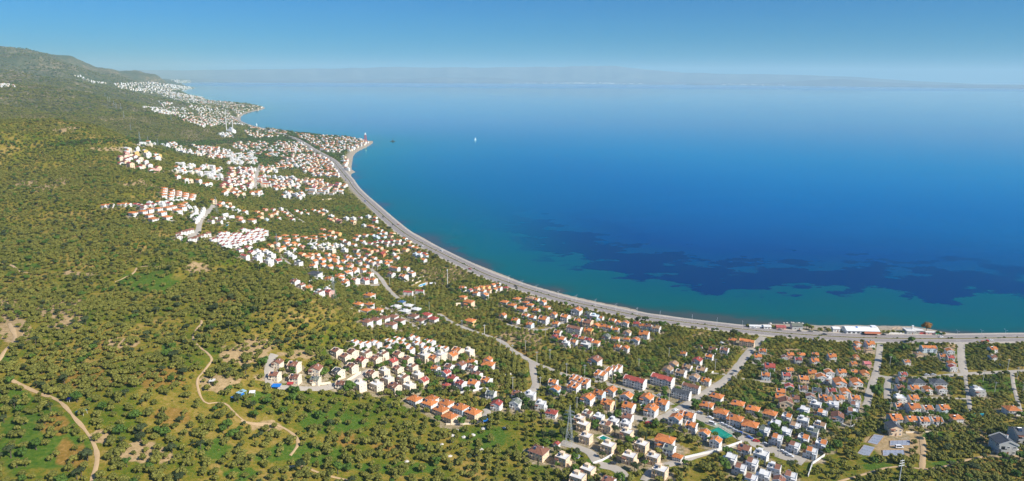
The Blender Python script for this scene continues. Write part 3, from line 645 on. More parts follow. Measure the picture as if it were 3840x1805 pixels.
# ------------------------------------------------------------------ where every building stands (crop, yaw, place | x y code [scale] [yaw])
SECT = """
A|-20|beside the bent olive lane|75 165 hwo 1.05;72 125 gwo .9;62 310 gwo 1
A|-20|on the lower lane's inner side|100 430 gwg 1;330 425 gwb .9;450 440 fww 1
A|-20|facing the olive slope|150 525 gwr 1;320 515 gwg 1;545 520 fww 1;645 600 hwr .85
A|-25|below the pale fork|660 325 gwo 1;675 390 gbo 1
A|-33|in the upper stepped terrace|840 290 two;873 302 two;910 318 two;955 335 two
A|-33|in the lower stepped terrace|822 355 two;866 372 two
A|-33|in the short terrace pair|1062 250 two;1112 262 two
A|-33|in the terrace above the apartments|1158 222 two;1200 212 two;1245 205 two
A|-33|alone among roadside olives|1035 130 gwb 1.35
A|-33|by the pale inland street|1395 305 awr .95
B|-33|by the pale inland street|205 290 awr .95;372 412 awd .82;462 362 awb .74
A|-33|on the row facing apartments|1180 400 gwo 1.1;1075 425 gbo 1.1
A|-33|in the front hotel row|970 470 gwo 1.2;1150 510 gpo 1.2;1340 540 gwo 1.2;1540 568 gwo 1.25
A|-33|in the rear hotel row|1320 455 gwo 1.2;1500 470 gwo 1.2;1640 512 gbo 1.2
A|-33|behind the pylon|895 650 fpw .9;965 605 fcb .9;930 705 fpw 1.05;1070 637 fww .9;1130 710 fpb 1;1198 675 fww .9
A|-33|between pylon and villa street|1330 637 gwb 1;1312 697 fww .9;1320 780 fpw 1
A|-33|round the teal pool|955 812 fpw 1.05;1155 897 fpw 1.05;1455 885 fpw 1.05
A|-33|nearest the bottom lane|745 1005 fpw 1.05;1345 993 fpw 1.05;1560 995 fpw 1.05;970 1110 fpw 1.05;880 1180 fpw 1.1;1620 1118 fpw 1.1
A|-33|left of the pylon yard|530 950 hpb 1.15;690 880 gwr .55
A|-33|at the bottom frame edge|1160 1215 gwb 1
B|-33|among the eight orange villas|690 455 hwo;600 532 hwo;880 520 hwo;730 597 hwo;1015 566 hwo;1170 607 hwo;855 657 hwo 1.05;990 712 hwo 1.05
B|-33|beside the green court|320 655 gwo 1.15;440 632 gwo 1.15;465 717 gwo 1.1;580 785 gwo .98;682 856 gwo .98;390 598 hwo .6
B|-33|beside the vacant lot|225 850 vwo .95;265 925 gwg 1;340 995 hwo .65
B|-33|in the upper terrace quarter|300 165 gwt 1.1;425 192 gwt 1.1;555 217 gwt 1.1
B|-33|in the lower terrace quarter|250 212 gwt 1.1;370 242 gwt 1.1;490 282 gwt 1.1;597 310 gwo 1
B|-33|in the olives above terraces|515 130 gwr 1.1;625 95 gwo .95;393 65 gwo .75;655 30 gwb 1.05;760 38 gwb 1.05
B|-15|beside the inland street's top|1102 45 gwo .95;1060 92 gwo .95;1165 185 gwr 1.3;1130 262 gbo 1
B|-10|in the highway side block|1300 105 gwb .8;1350 75 gko .9;1422 120 gwr .95;1450 78 hwo .75;1570 132 gwo .95;1575 75 gwo .85
B|-10|in the crowded middle block|1315 262 gwr 1;1345 215 gpo .9;1470 292 gpo 1.15;1630 282 gwo 1.2;1545 238 gyo 1
B|-15|behind the white estate|1340 370 gwr .95;1265 410 gpo .95;1465 380 gwb .95;1590 400 gwd .95;1255 455 gpo .95;1390 470 gwb .95;1310 512 gpb 1.35;1530 455 gwb .95;1645 462 gwo .95
B|-33|in the white estate's top row|1580 525 fww;1480 572 sww;1320 637 swo;1465 670 fww;1640 602 swo
B|-33|in the white estate's middle row|1220 697 sww;1395 720 swt;1615 715 fwt;1550 770 fwg;1315 772 sww;1120 757 swg
B|-33|beside the parking street|1235 830 swo;1470 830 swo;1390 897 swb;1630 878 swo;1545 950 swo
B|-33|in the bottom white group|940 922 gwb 1.1;1090 977 fww 1.1;820 1003 sww;1010 1050 swb;905 1097 swb;1205 1097 fwb 1.05;1120 1152 sww;1355 1172 swb;1000 1192 swb;1250 1212 gwb
C|-6|along the eastern side street|45 92 gwo 1;130 232 gwo 1;245 232 gpo .75;240 157 gpo .75;262 97 gpo .75;360 158 gkk .85;340 247 gpo .95
C|-6|just below the highway's crossing|275 25 gwo .7;375 30 hpt .8
C|-6|in the orange brown rows|20 242 gwo 1;115 327 gwo 1.35;265 327 gwo 1.2;18 295 fww .9
C|-8|in the lower orange rows|40 402 gwr 1;165 412 gwo 1;110 467 gwo 1.05;250 470 gwo 1.05;5 478 gwo .9
C|-25|at the white estate's far end|65 530 sww;255 530 swb;230 592 swb;95 637 gwb 1.25
C|-3|in the dusty street's rear row|685 252 gbr .85;668 300 gwb .9;655 372 gwb .95;780 377 gwo .95;905 390 gwo .95;1030 392 gwo .95
C|-3|behind the olive street|810 325 hwd 1.15;1000 328 hwd 1.15
C|-3|in the dusty street's middle row|655 465 fww 1;775 467 gwo 1;645 537 gwo .85;775 547 gwo 1.25;900 562 gwo 1;1045 557 gbo 1
C|-3|in the dusty street's front row|610 647 ggo 1.2;755 657 gwo 1;868 667 gwo 1.05;980 668 gwo 1.05;600 730 gpd 1.3;1160 645 hwo .9
C|0|alone in the olive blocks|1355 397 fgw 1.1;1660 572 hwo 1;715 142 gwo .8;825 70 hpt .8
C|-4|behind the wire fence|1588 872 ggd 1.75;1745 785 ggd 1.6
C|-10|beside the stony lane|1105 45 gwo 1;1040 90 gwo .95;1110 102 gwr .95;1120 160 gwo .9;1130 192 gwr .9
C|0|at the ploughed plot's edge|1490 25 gwo .95;1490 97 gwb .85
D|-4|right below the highway|400 835 gwo .85;555 835 gwo 1.15;375 885 gwo .5;1317 880 abo .75
E|-30|beside the inland street's mouth|1200 785 hpo .8;1390 800 apo .75;1060 822 fgw .5;780 868 hwr .45
F|-32|in the low orange cottages|280 407 hgo .9;420 372 hgo .9;365 445 hgo .9;475 482 hgo 1.05;570 362 hpt 1;520 412 hgo .75;570 442 hgo .75;645 497 ggo .95
F|-32|near the shingle beach road|640 382 gwo 1;715 410 gwo .95;755 467 hwo .8
F|-32|by the grey cottage lane|260 557 gwo .95;405 612 gwo 1.05;520 562 gwo 1;595 582 gwo 1;570 660 gbo .9;725 602 gwo 1.4
F|-32|in the middle shore block|835 547 gwo 1;970 577 gwo 1.2;865 650 gwo 1;1100 507 gwo 1.5;1230 540 gwg 1;1300 572 fbw 1.1;1372 587 gwo .85
F|-28|around the long brown hall|1120 622 gwo 1.2;1225 642 gpb 1.3;1075 700 awb .85;1235 732 gyo 1.1
F|-28|right of the long hall|1320 677 gpo 1;1405 682 gwo 1;1460 697 gwo .9;1542 717 gwo .95
F|-28|in the row behind the verge|1505 622 gwo .95;1565 637 gwo .8;1650 650 gwo 1;1780 652 gwr .95;1842 672 gwo .9;1912 682 gwb .95;2005 702 gwt 1.1
F|-28|in the inner shore row|1670 757 gwt 1;1865 770 gwo 1.35;1435 802 ggg 1;1540 822 hwo .75;1665 827 hwo .65;1765 845 gwo 1.05
F|-28|on the olive edge|1565 912 gwo .9;1652 932 gwo .95
F|-28|in the crowded corner block|885 757 gwo 1;850 802 gwr .95;925 827 gwo 1.1;975 872 fww .9;1065 862 gwo .95;1090 802 gwr 1;1160 822 gwo 1;1240 842 gwr 1;1200 892 fgw 1.1;1312 867 hwo .85
G|-38|in cream estate's top row|845 455 gcb 1;935 510 gcb 1;1005 467 gcb 1;1140 475 fcb 1;1310 482 fcb 1;1465 487 gcb 1;1560 537 gcb 1
G|-38|in cream estate's second row|1100 547 gcr 1;1240 537 gcb 1;1405 557 gcr 1;1000 612 gcb 1;860 662 gcd 1.05;1460 632 gcb 1;1605 612 fcb .95
G|-10|at cream estate's western end|245 572 gcb .95;220 697 gcb .95;415 597 gcb 1.1;630 637 gcb 1.2;425 722 gcb .95;630 737 gcg .9;890 787 gcb .95
G|-38|in cream estate's third row|1200 682 gcb 1;1320 652 fcw .95;1360 732 fcw 1;1515 722 fcb 1;1660 692 fcw 1
G|-38|in cream estate's front row|1070 787 fcw 1.05;1245 792 fcw 1.05;1430 812 gcb 1.05;1575 802 fcw 1.05;1715 752 gcr .95
G|-35|on the cream estate's crest|1725 497 fcw 1.1;1825 527 gco 1.1;1890 490 fcw 1.2;2000 497 gco 1.2;2065 452 gco 1.15;2170 457 fcw 1.1
G|-35|east of the cream estate|1840 627 gwo .85;1940 677 gwr .95;1980 612 gwb .95;2095 592 gwb 1;2210 562 gwo .95;2215 622 gwb .9;2260 692 gwb .95
G|-35|above the white garden wall|2015 727 gwr 1;2095 782 gwr 1.05;2225 777 gwo 1.05;2355 752 gwo 1.05;1950 797 hkr .55
G|-35|in the orange villa cluster|1630 942 hwo .95;1805 935 hwo .85;1780 982 hwo .98;1950 982 hwo .95;1895 1047 hpo .98;2095 1027 hbo .98;2220 1077 hpo .98;1985 1115 hpo 1
G|-33|left of the twin cottages|1025 360 swo .7;1080 375 swo .7;1150 377 swo .7;1215 360 swo .7;1262 377 swo .7;1360 422 swo .7
G|-33|in the top twin cottages|1365 352 swo .75;1425 368 swo .75;1445 325 swo .7;1500 337 swo .7;1590 307 swo .75;1645 322 swo .75
G|-33|in the middle twin cottages|1505 385 swo .75;1550 397 swo .75;1590 437 swo .8;1640 372 swo .7;1700 382 swo .7;1750 352 swo .75;1805 362 swo .75
G|-33|in the right twin cottages|1730 425 swo .75;1790 432 swo .75;1870 415 swo .75;1935 427 swo .75
H|-30|on the walled lawns|285 582 hwo .85;410 585 hwo .85;380 655 hwo .85;510 650 hwo .85
H|-30|across the pale lane|410 482 hwo 1.15
H|-30|below the walled lawns|380 782 hwb .95;480 762 hwb .9;580 742 hwb .9;680 727 hwb .95;755 770 hwb .9;660 812 hwb .9
H|-30|by the hedge lane|715 612 hgw .95;775 560 hgu .8;855 602 hgw .95;815 665 hgw .95;940 642 hgw .95
H|-30|beside the bare building plot|910 720 hwb .95;1060 702 hwr 1;990 767 hwb .95;1135 750 hwr 1;1555 775 hyo 1
H|-10|by the pale blue pool|850 445 awr .6;980 432 awr .55
H|-30|alone in the wooded dip|1475 502 hpo .85;1540 562 vpo .85
H|-32|in the beach end cluster|1470 397 gwo 1.05;1550 427 gwr .85;1630 402 gpo .85;1690 392 gyo .9;1750 387 gyo .9;1810 367 gwo .85;1870 352 gwo .75;1625 457 gwo .95
H|-32|in the beach cluster's front|1700 437 gwo .9;1770 427 gpo .85;1830 417 gwo .85;1885 397 gwo .85;1960 395 hkr .75;1720 482 gwo 1.05
H|-35|at the village's eastern tip|800 270 gwo 1.35;890 235 fwo 1.1;660 242 gwb 1.15;700 170 awo .75;600 130 gwo 1;830 175 gwo 1
H|-35|nearest the beach bushes|1025 82 gwo 1.1;985 28 fww .9;1050 28 gbo .9;720 52 gwo .95
H|-35|in the village's lowest row|65 265 gwo 1.05;130 330 gwo 1.1;250 310 gwo 1.05;360 312 gwr 1.15;460 307 gwo 1.05;240 217 gwo 1;340 197 gwo 1;420 237 gwo 1.05
H|-35|in the village's second row|65 160 gwo 1;175 167 gwo 1;255 180 gwo 1;150 227 gwo 1;370 147 gwo .95;450 112 gwo .95;500 142 gwb .9;600 95 gwo .95
H|-35|in the village's third row|30 92 gwo 1;120 97 gwo 1;190 132 gwo 1;225 72 gwo 1;290 105 gwb 1;340 62 gwo 1;400 92 gwo 1
H|-35|in the village's fourth row|460 62 gwo 1;395 22 gwr 1;150 32 gwb 1;30 50 gwo 1;275 22 gwo 1;565 17 gor 1;520 95 gwo .95;640 97 gwo .95
I|-32|in the white terrace's top|490 340 swr;530 352 swo;640 335 swr;690 342 swo;590 357 swr;740 362 swr
I|-32|in the white terrace's second rank|240 387 swr;300 382 swo;380 397 swr;440 392 swr;560 392 swr;620 382 swo;680 377 swr;740 387 swo
I|-32|in the white terrace's third rank|230 420 swr;290 420 swr;350 425 swo;420 425 swr;480 420 swr;540 412 swr;600 412 swo;660 407 swr;720 412 swo
I|-32|in the white terrace's fourth rank|150 457 swr;210 455 swr;270 450 swr;330 455 swo;400 455 swr;460 452 swr;520 442 swr;580 442 swo;640 437 swr;700 442 swr
I|-32|in the white terrace's lowest rank|240 487 swr;300 487 swr;370 490 swr;430 480 swr;490 482 swo;550 477 swr;610 467 swr;280 530 swr;320 525 fww .9;390 517 swr;440 510 swr
I|-32|on the slope's upper brow|450 577 fwr .95;550 547 gwr 1.2;650 587 fww 1;720 572 gpo 1;590 602 gwr 1.1;760 602 fww 1
I|-32|on the slope's outer brow|510 635 awr .55;650 662 fww 1.2;680 620 fww 1;780 695 fww 1.5;810 632 fww 1.2;880 700 gwr 1.3
I|-32|beside the parking terrace|1000 612 fww 1.25;1050 652 fww 1.15;1120 717 fwd 1.3
I|-20|above the long white wall|1310 845 vwd 1.05;1470 897 gwo 1.2
I|-32|at the village's wooded foot|1080 932 gwb 1;1150 972 gwb .8;1220 1007 gpo 1;1350 1062 fwb 1.2;1470 1052 gkr 1;1440 1020 fww .8
I|-32|left above the stony terrace|1650 942 gwo 1.2;1770 917 gwo 1.05;1870 912 gwr 1.15;1975 912 gwo 1.05;1690 830 fwo 1;1590 860 hwo .9;1600 890 hwo .85
I|-28|in the orange villa string|880 430 hwo .9;965 412 hwo .9;985 447 hwo .9;1080 407 hwo .9;1090 442 hwo .9;1180 427 hwo .9;1230 447 hwo .9
I|-28|right of the villa string|1290 417 hwo .95;1300 447 hwo .95;1385 397 hwo .95;1395 432 hwo .95;1470 412 gwo 1;1520 420 gwo 1
I|-28|above the villa string|1395 342 gko 1.05;1490 367 gpo 1.2;1570 387 gyo 1.1
I|-30|in the old village centre|800 522 gpo 1;870 502 gwo 1;975 482 gwo 1;1010 517 gwo .95;1060 502 gpo .95;1110 512 gwo .95;1160 532 gko .95;1060 562 gwo .95;940 545 gwo .95;900 562 gpo .95
I|-30|in the pale cube quarter|1250 512 fww .9;1300 502 sww .9;1350 522 swo .9;1400 512 fww .9;1450 502 fcw .9;1500 532 swo .9;1540 512 fww .9;1290 547 fww .9;1380 552 fcw .9;1440 552 fww .95
I|-30|below the cube quarter|1500 577 fcw 1.1;1640 572 fww 1.2;1600 522 fww .9;1620 462 gwo 1.2;1670 492 gwb 1.25;1750 512 gwo 1
I|-30|in the village middle rank|1160 622 gpo 1.1;1260 625 gpo .95;1330 622 gwo .95;1200 652 gpo .95;1260 655 gwo .95;1350 662 gwo .95;1450 622 gwo .95;1510 642 gwo .95
I|-30|in the village lower rank|1300 702 gwo 1;1390 692 gwo 1;1460 672 gwo .95;1530 682 gwo .95;1550 712 gwo .95;1620 702 gwo .95;1690 645 gwb .95;1670 665 gwo .95
I|-30|near the village parking|1290 752 gwo 1.05;1390 742 gwo 1;1470 762 gwo 1.05;1580 772 gwo 1;1690 772 gwo 1;1700 742 gwb .95;1770 802 gwo 1;1860 802 gwo 1
K|-35|in the blue white rank|1040 715 gwo .95;1125 710 gwo 1.1;1200 705 gbo 1;1250 732 fbw 1.1;1280 690 gbo .9;1330 725 gbo 1;1340 680 gwo 1
K|-35|beside the palm verge|1430 690 gpo 1.3;1410 722 gpb 1
K|-30|in the white gabled rank|1010 750 gwo 1.05;1090 777 gwo .95;1180 802 gwr .95;1240 792 gwr .95;1300 777 gwr .95;1370 782 gwr .95;1430 770 gwr .95;1500 767 gwo .95
K|-30|before the white gabled rank|1110 802 fww .9;1240 822 gwb .85;1360 812 gwb .85;1420 812 gwb .85;1490 802 gwb .85;1550 792 gwb .85
K|-35|at the beach road corner|1570 747 gwo .9;1620 780 gpo .9;1640 832 gwo 1.15;1690 852 hpo 1
K|-30|in the orange brown quarter|1020 880 gwb 1.4;1130 865 apo .6;1180 887 gpo .95;1240 882 gko .95;1290 852 gpo .95;1350 892 gpo .95;1310 918 gor 1.3
K|-35|right of the brown quarter|1470 880 gpo 1.1;1580 872 gpo 1.1;1440 922 fww .85;1475 960 gwo 1;1690 922 fbw .9;1740 912 gbo 1;1800 920 gbr .9
J|-40|in the hill towers' first column|980 212 hwo .9;975 242 hwo .9;970 275 hwo .9;967 312 hwo .9
J|-40|in the hill towers' second column|1080 232 hwo .9;1077 262 hwo .9;1067 300 hwo .9;1065 337 hwo .9
J|-40|in the hill towers' third column|1177 257 hwo .9;1170 287 hwo .9;1165 317 hwo .9
J|-40|in the hill towers' fourth column|1272 282 hwo .9;1265 307 hwo .9;1260 332 hwo .9
J|-40|in the hill towers' last column|1372 302 hwo .9;1360 325 hwo .9;1350 347 hwo .9
J|-10|on the ridge's white row|150 450 gwo .8;200 445 gwo .8;250 442 gwo .8;370 435 gwo .8;430 432 gwo .8;490 432 gwo .8
J|-10|right along the white row|590 435 gwr .85;640 445 gwr .85;690 460 gwb .85;690 487 gwb .85;765 442 gwr .85;830 437 gwr .85;780 410 fww .8
J|-15|in the white ridge terraces|900 402 gwo .85;950 412 fww .8;1000 402 fww .8;1050 392 fww .8;1100 387 fww .8;1150 382 fww .8;1210 377 fww .8;1050 422 gwr .9;955 442 fww .9
J|-30|in the orange hillside group|550 555 hwo 1;690 535 hwo .95;780 505 hwo .95;900 492 hwo .95;1020 485 hwo .95;1100 465 hwo .9;1215 440 hwo .9;1265 412 hwo .75
J|-30|in the hillside group's front|1160 518 hwo 1.15;1230 472 hwo .95;950 547 hwo 1;770 585 hwo .95;830 642 hwo 1.2;1020 612 hwo 1.1
J|-50|in the inner white crescent|1310 452 fww .7;1330 472 fww .7;1345 492 fww .7;1400 472 fww .7;1420 502 fww .7;1420 532 fww .7;1400 562 fww .7;1370 587 fww .7;1345 602 fww .7
J|-50|in the outer white crescent|1520 492 fww .75;1512 520 fww .75;1500 550 fww .75;1480 582 fww .75;1450 612 fww .75;1430 637 fww .75;1410 657 fww .75
J|-30|beside the crescents|1625 655 awb .5;1740 660 awb .5;1670 615 awb .5;1780 622 awb .5;1815 570 aww .5 60;1900 600 aww .5 60
J|-30|above the curved pale road|1655 382 gpo 1.3;1770 412 gwo 1.1;1865 422 gpo 1.2;1830 467 fww .9;1910 472 gwo 1.1;1735 447 gor .9
J|-30|right of the curved road|1990 522 fww 1.2;2095 532 gwo 1;2190 652 hwo 1.2;2050 662 gwo 1;2015 622 gko 1.1;2390 642 fbw .8
J|28|in the upper brown row|1175 845 gwb .85;1220 827 gwb .85;1265 815 gwb .85;1310 800 gwb .85;1355 787 gwb .85;1190 882 gwb .95
J|28|in the lower brown row|1340 917 gwb .85;1390 907 gwb .85;1440 890 gwb .85;1490 872 gwb .85;1540 857 gwb .85;1590 837 gwb .85
I|-30|in the upper olive village|740 112 gko 1;650 137 gpo .9;690 155 gpo .9;685 202 gpo 1.1;605 245 gwo .8;830 112 gwr .9;870 135 gpo .9;860 157 gwo .9
I|-30|beside the climbing lane|920 102 fww .85;950 142 gwo .9;800 177 gpo .9;840 167 gpo .85;980 152 gwo .9;1010 187 gpo .9;1050 222 gwr .95;895 208 gwo .75
I|-30|right of the climbing lane|1090 127 gwo 1;1140 147 gwo .95;1180 122 gwo .95;1210 152 hwo .85;1290 122 gwo 1;1340 132 gwo .95;1390 112 gwo .95;1380 157 hpo 1.2;1430 132 fww .9
I|-30|in the middle olive hamlet|1490 187 fww 1.15;1470 220 gpo .9;1500 237 gpo .95;1580 237 gkk 1.2;1540 217 gpo .9;1660 212 fww 1.2
I|-30|near the shore olives|1740 212 fww 1.1;1740 252 gpo 1.1;1820 202 gwb .9;1910 192 fww 1.2;1990 207 gwo .95;1990 242 gwr 1.1;1860 292 fww .9;1935 302 hko 1.15;2010 322 gwo .9;2050 350 gwo .95
"""
ORD = 'first second third fourth fifth sixth seventh eighth ninth tenth eleventh twelfth'.split()
def look(code):
    S, w, r = code; a = WN[w]
    if S == 'f': return f'{a} flat roofed house' + ('' if r == 'w' else f' with {RN[r]} tiles')
    if S == 's': return f'{a} stepped house' + ('' if r == 'w' else f' with {RN[r]} tiles')
    return f"{a} {dict(h='villa', g='house', a='apartment building', t='terraced house', v='large villa')[S]} with {RN[r]} roof"
allh = []
for line in SECT.strip().split('\n'):
    c, yaw, place, body = line.split('|'); row = []
    for e in body.split(';'):
        f = e.split(); p = cr(c, [(float(f[0]), float(f[1]))])[0]
        row.append([p[0], p[1], f[2], min(float(f[3]) if len(f) > 3 else 1.0, 1.1 if c in 'IJK' else 2), R(float(f[4]) if len(f) > 4 else float(yaw)), place])
    by = {}
    for h in row: by.setdefault(look(h[2]), []).append(h)
    for lk, hs in by.items():
        hs.sort(key=lambda h: h[0])
        for k, h in enumerate(hs):
            h.append(f'{lk} {place}' if len(hs) == 1 else f'{ORD[k]} {lk} from the left {place}')
    allh += row
P = hit([h[0] for h in allh], [h[1] for h in allh], [DIM[h[2][0]][2]*h[3]*.55 for h in allh])
rest = []       # past 300 of a kind: the ones that show smallest go into one mass
kc = {}
order = sorted(range(len(allh)), key=lambda i: math.hypot(P[i][0], P[i][1]))
hr = random.Random(5)
HXY = []
for i in order:
    px, py, code, s, yaw, place, lab = allh[i]; x, y, _ = P[i]; D = math.hypot(x, y); nm, cat = KIND[code[0]]
    kc[nm] = kc.get(nm, 0)+1
    w, d = DIM[code[0]][0]*s*.73, DIM[code[0]][1]*s*.73
    HXY.append((x, y, max(w, d)))
    yaw = yaw+hr.uniform(-.05, .05); s = s*hr.uniform(.96, 1.04)
    v = hr.randrange(6)
    if kc[nm] > 300: rest.append((x, y, code, s, yaw, v)); continue
    place_house(x, y, code, s, yaw, D > 800, nm, lab, cat, {'h': 'tile roofed villas of the bay', 'g': 'gabled houses of the bay', 'f': 'flat roofed houses of the bay', 's': 'stepped white houses', 'a': 'apartment buildings of the bay', 't': 'terraced houses', 'v': 'large villas'}[code[0]], v)
print('HOUSES', kc, 'rest', len(rest))
for x, y, m in HXY:
    for dx in (-.35, 0, .35):
        for dy in (-.35, 0, .35): block_disc(x+dx*m*.9, y+dy*m*.9, m*.30+1.2)
    block_disc(x, y, m*1.1+4, URBAN)
# ------------------------------------------------------------------ the far town: past 300 of a kind, one mass
TOWN = [  # crop, count, mix of roofs, polygon
 ('L', 60, 'rrob', [(170, 470), (300, 470), (420, 500), (560, 580), (800, 680), (640, 700), (400, 650), (180, 600)]),
 ('L', 62, 'wwwwy', [(250, 395), (330, 395), (480, 425), (620, 460), (780, 515), (700, 540), (450, 480), (260, 440)]),
 ('L', 9, 'w', [(430, 322), (620, 318), (625, 342), (430, 345)]),
 ('L', 90, 'wwwww', [(720, 332), (870, 312), (1000, 385), (1290, 460), (1230, 482), (1000, 445), (860, 400)]),
 ('L', 110, 'wwoot', [(1100, 340), (1600, 400), (1560, 520), (1340, 510), (1250, 430)]),
 ('L', 85, 'wwwww', [(1600, 440), (1900, 445), (1940, 590), (1560, 590), (1610, 480)]),
 ('L', 110, 'wobtr', [(1590, 640), (1910, 640), (1900, 830), (1540, 830), (1600, 740)]),
 ('L', 105, 'wwwwo', [(930, 590), (1370, 630), (1500, 660), (1400, 700), (1530, 780), (1340, 780), (1100, 720), (880, 690)]),
 ('L', 22, 'ooo', [(850, 740), (1100, 800), (1400, 855), (1380, 890), (1000, 815)]),
 ('L', 42, 'brr', [(1500, 850), (1920, 840), (1930, 925), (1480, 900)]), ('L', 16, 'ooo', [(1530, 925), (1720, 925), (1720, 985), (1530, 985)]), ('L', 10, 'oo', [(1680, 985), (1790, 985), (1790, 1012), (1680, 1012)]), ('L', 16, 'oo', [(1850, 945), (2000, 945), (2000, 995), (1850, 995)]),
 ('L', 34, 'rwow', [(1990, 605), (2210, 620), (2220, 705), (1990, 690)]), ('L', 22, 'wwr', [(1985, 755), (2100, 755), (2110, 890), (1985, 890)]),
 ('M', 200, 'wwoto', [(1000, 650), (1640, 650), (1645, 800), (1130, 780), (880, 750)]), ('M', 60, 'otoo', [(860, 730), (1080, 730), (1080, 790), (860, 790)]),
 ('M', 90, 'wotk', [(1080, 600), (1500, 600), (1600, 660), (1080, 660)]), ('M', 36, 'oto', [(1360, 780), (1690, 780), (1690, 830), (1360, 830)]), ('M', 60, 'woow', [(1340, 860), (1730, 860), (1730, 910), (1340, 900)]), ('M', 30, 'owr', [(1230, 800), (1360, 800), (1360, 860), (1230, 840)]),
 ('M', 250, 'wotow', [(1100, 300), (1300, 320), (1850, 362), (2080, 400), (2165, 420), (1900, 535), (1750, 580), (1560, 560), (1400, 480), (1250, 400)]),
 ('M', 50, 'wwot', [(1760, 640), (1890, 640), (1890, 800), (1830, 820)]), ('M', 120, 'woot', [(430, 265), (760, 240), (1040, 265), (1000, 345), (640, 370), (450, 330)]),
 ('M', 110, 'wwwot', [(200, 440), (1000, 400), (1230, 560), (1000, 640), (800, 640), (300, 540)]), ('M', 50, 'wot', [(960, 420), (1250, 430), (1440, 560), (1050, 580)]), ('M', 26, 'ww', [(80, 305), (260, 305), (250, 358), (90, 350)]), ('M', 44, 'www', [(0, 150), (430, 195), (400, 170), (0, 122)]),
 ('M', 60, 'wot', [(780, 900), (1230, 960), (1180, 1080), (1060, 1060), (820, 1060)]), ('M', 50, 'wro', [(880, 960), (1060, 960), (1010, 1080), (800, 1090)]), ('M', 70, 'woot', [(1230, 950), (1500, 950), (1500, 1050), (1280, 1040)]), ('M', 75, 'rkro', [(1370, 1030), (1830, 1010), (1830, 1062), (1370, 1080)]), ('M', 60, 'wot', [(1280, 1080), (1760, 1080), (1760, 1150), (1330, 1150)]), ('M', 30, 'wwo', [(1000, 1130), (1240, 1150), (1240, 1211), (960, 1200)]),
 ('N', 230, 'wowtr', [(1520, 660), (1700, 670), (2130, 740), (1880, 760), (1780, 770), (1600, 710)]), ('N', 70, 'www', [(1300, 612), (1700, 655), (1650, 662), (1380, 648)]), ('N', 230, 'wwot', [(1650, 580), (1950, 580), (2060, 690), (1780, 700), (1720, 640)]),
 ('N', 150, 'wot', [(1990, 545), (2340, 597), (2160, 630), (2090, 680), (2050, 640)]), ('N', 240, 'www', [(1400, 490), (1780, 515), (1960, 560), (1700, 580), (1450, 510)]), ('N', 420, 'www', [(990, 385), (1350, 372), (1735, 424), (1480, 450), (1330, 468), (1050, 430)]),
 ('N', 110, 'www', [(650, 315), (700, 318), (830, 370), (940, 385), (820, 382)]), ('N', 40, 'www', [(0, 388), (150, 410), (0, 424)]), ('N', 130, 'www', [(1500, 348), (1980, 367), (1550, 380)]), ('N', 40, 'wo', [(1380, 540), (1520, 560), (1430, 590)]), ('N', 50, 'wo', [(1360, 630), (1400, 660), (1700, 662), (1690, 650)]), ('N', 260, 'wwwot', [(1470, 478), (1790, 508), (2060, 560), (2120, 640), (1990, 600), (1700, 545)]), ('N', 120, 'www', [(1330, 465), (1500, 458), (1800, 510), (1480, 492)]), ('N', 60, 'www', [(1200, 590), (1420, 600), (1640, 600), (1660, 640), (1400, 630)]), ('N', 110, 'wot', [(2180, 760), (2340, 790), (2560, 830), (2440, 850), (2240, 800)]), ('N', 90, 'wot', [(1700, 680), (2040, 690), (2110, 735), (1960, 735), (1760, 705)]),
]
tm = MB(); tr = random.Random(21)
def mass_house(x, y, w, d, h, wc, rc, yaw, gable):
    z = max(float(hgt(x, y)), .5); c, s = math.cos(yaw), math.sin(yaw); W = wall_mat(wc); Rm = roof_mat(rc)
    q = lambda a, b, e: (x+a*c-b*s, y+a*s+b*c, z+e)
    X, Y = w/2, d/2
    lo = [q(-X, -Y, -4), q(X, -Y, -4), q(X, Y, -4), q(-X, Y, -4)]; hi = [q(-X, -Y, h), q(X, -Y, h), q(X, Y, h), q(-X, Y, h)]
    for i in range(4): tm.face([lo[i], lo[(i+1) % 4], hi[(i+1) % 4], hi[i]], W)
    far_ = math.hypot(x, y)
    if far_ < 4200:
        n = max(2, int(w/3))
        for fl in range(int(h//2.9)):
            for k in range(n):
                cx = -X+(k+.5)*w/n; zz = .9+fl*2.9
                tm.face([q(cx-.6, -Y-.02, zz), q(cx+.6, -Y-.02, zz), q(cx+.6, -Y-.02, zz+1.3), q(cx-.6, -Y-.02, zz+1.3)], M_GLASS)
            for k in range(2):
                cy = -Y+(k+.5)*d/2; zz = .9+fl*2.9
                tm.face([q(X+.02, cy-.5, zz), q(X+.02, cy+.5, zz), q(X+.02, cy+.5, zz+1.2), q(X+.02, cy-.5, zz+1.2)], M_GLASS)
    if not gable:
        tm.face(hi, roof_mat('w')); a = tr.uniform(-.3, .1)*w
        b = [q(a, 0, h+.01), q(a+w*.35, 0, h+.01), q(a+w*.35, d*.4, h+.01), q(a, d*.4, h+.01)]; t = [q(a, 0, h+2), q(a+w*.35, 0, h+1.4), q(a+w*.35, d*.4, h+2), q(a, d*.4, h+2.2)]
        tm.hexa(b, t, Rm if tr.random() < .5 else W, bottom=False)
    else:
        o = .45; r = min(w, d)*.2; A, B = q(-X-o*.6, 0, h+r), q(X+o*.6, 0, h+r); e = [q(-X-o*.6, -Y-o, h-.15), q(X+o*.6, -Y-o, h-.15), q(X+o*.6, Y+o, h-.15), q(-X-o*.6, Y+o, h-.15)]
        tm.face([e[0], e[1], B, A], Rm); tm.face([e[2], e[3], A, B], Rm); tm.face([hi[1], hi[2], q(X, 0, h+r-.05)], W); tm.face([hi[3], hi[0], q(-X, 0, h+r-.05)], W); tm.face([e[3], e[2], e[1], e[0]], W)
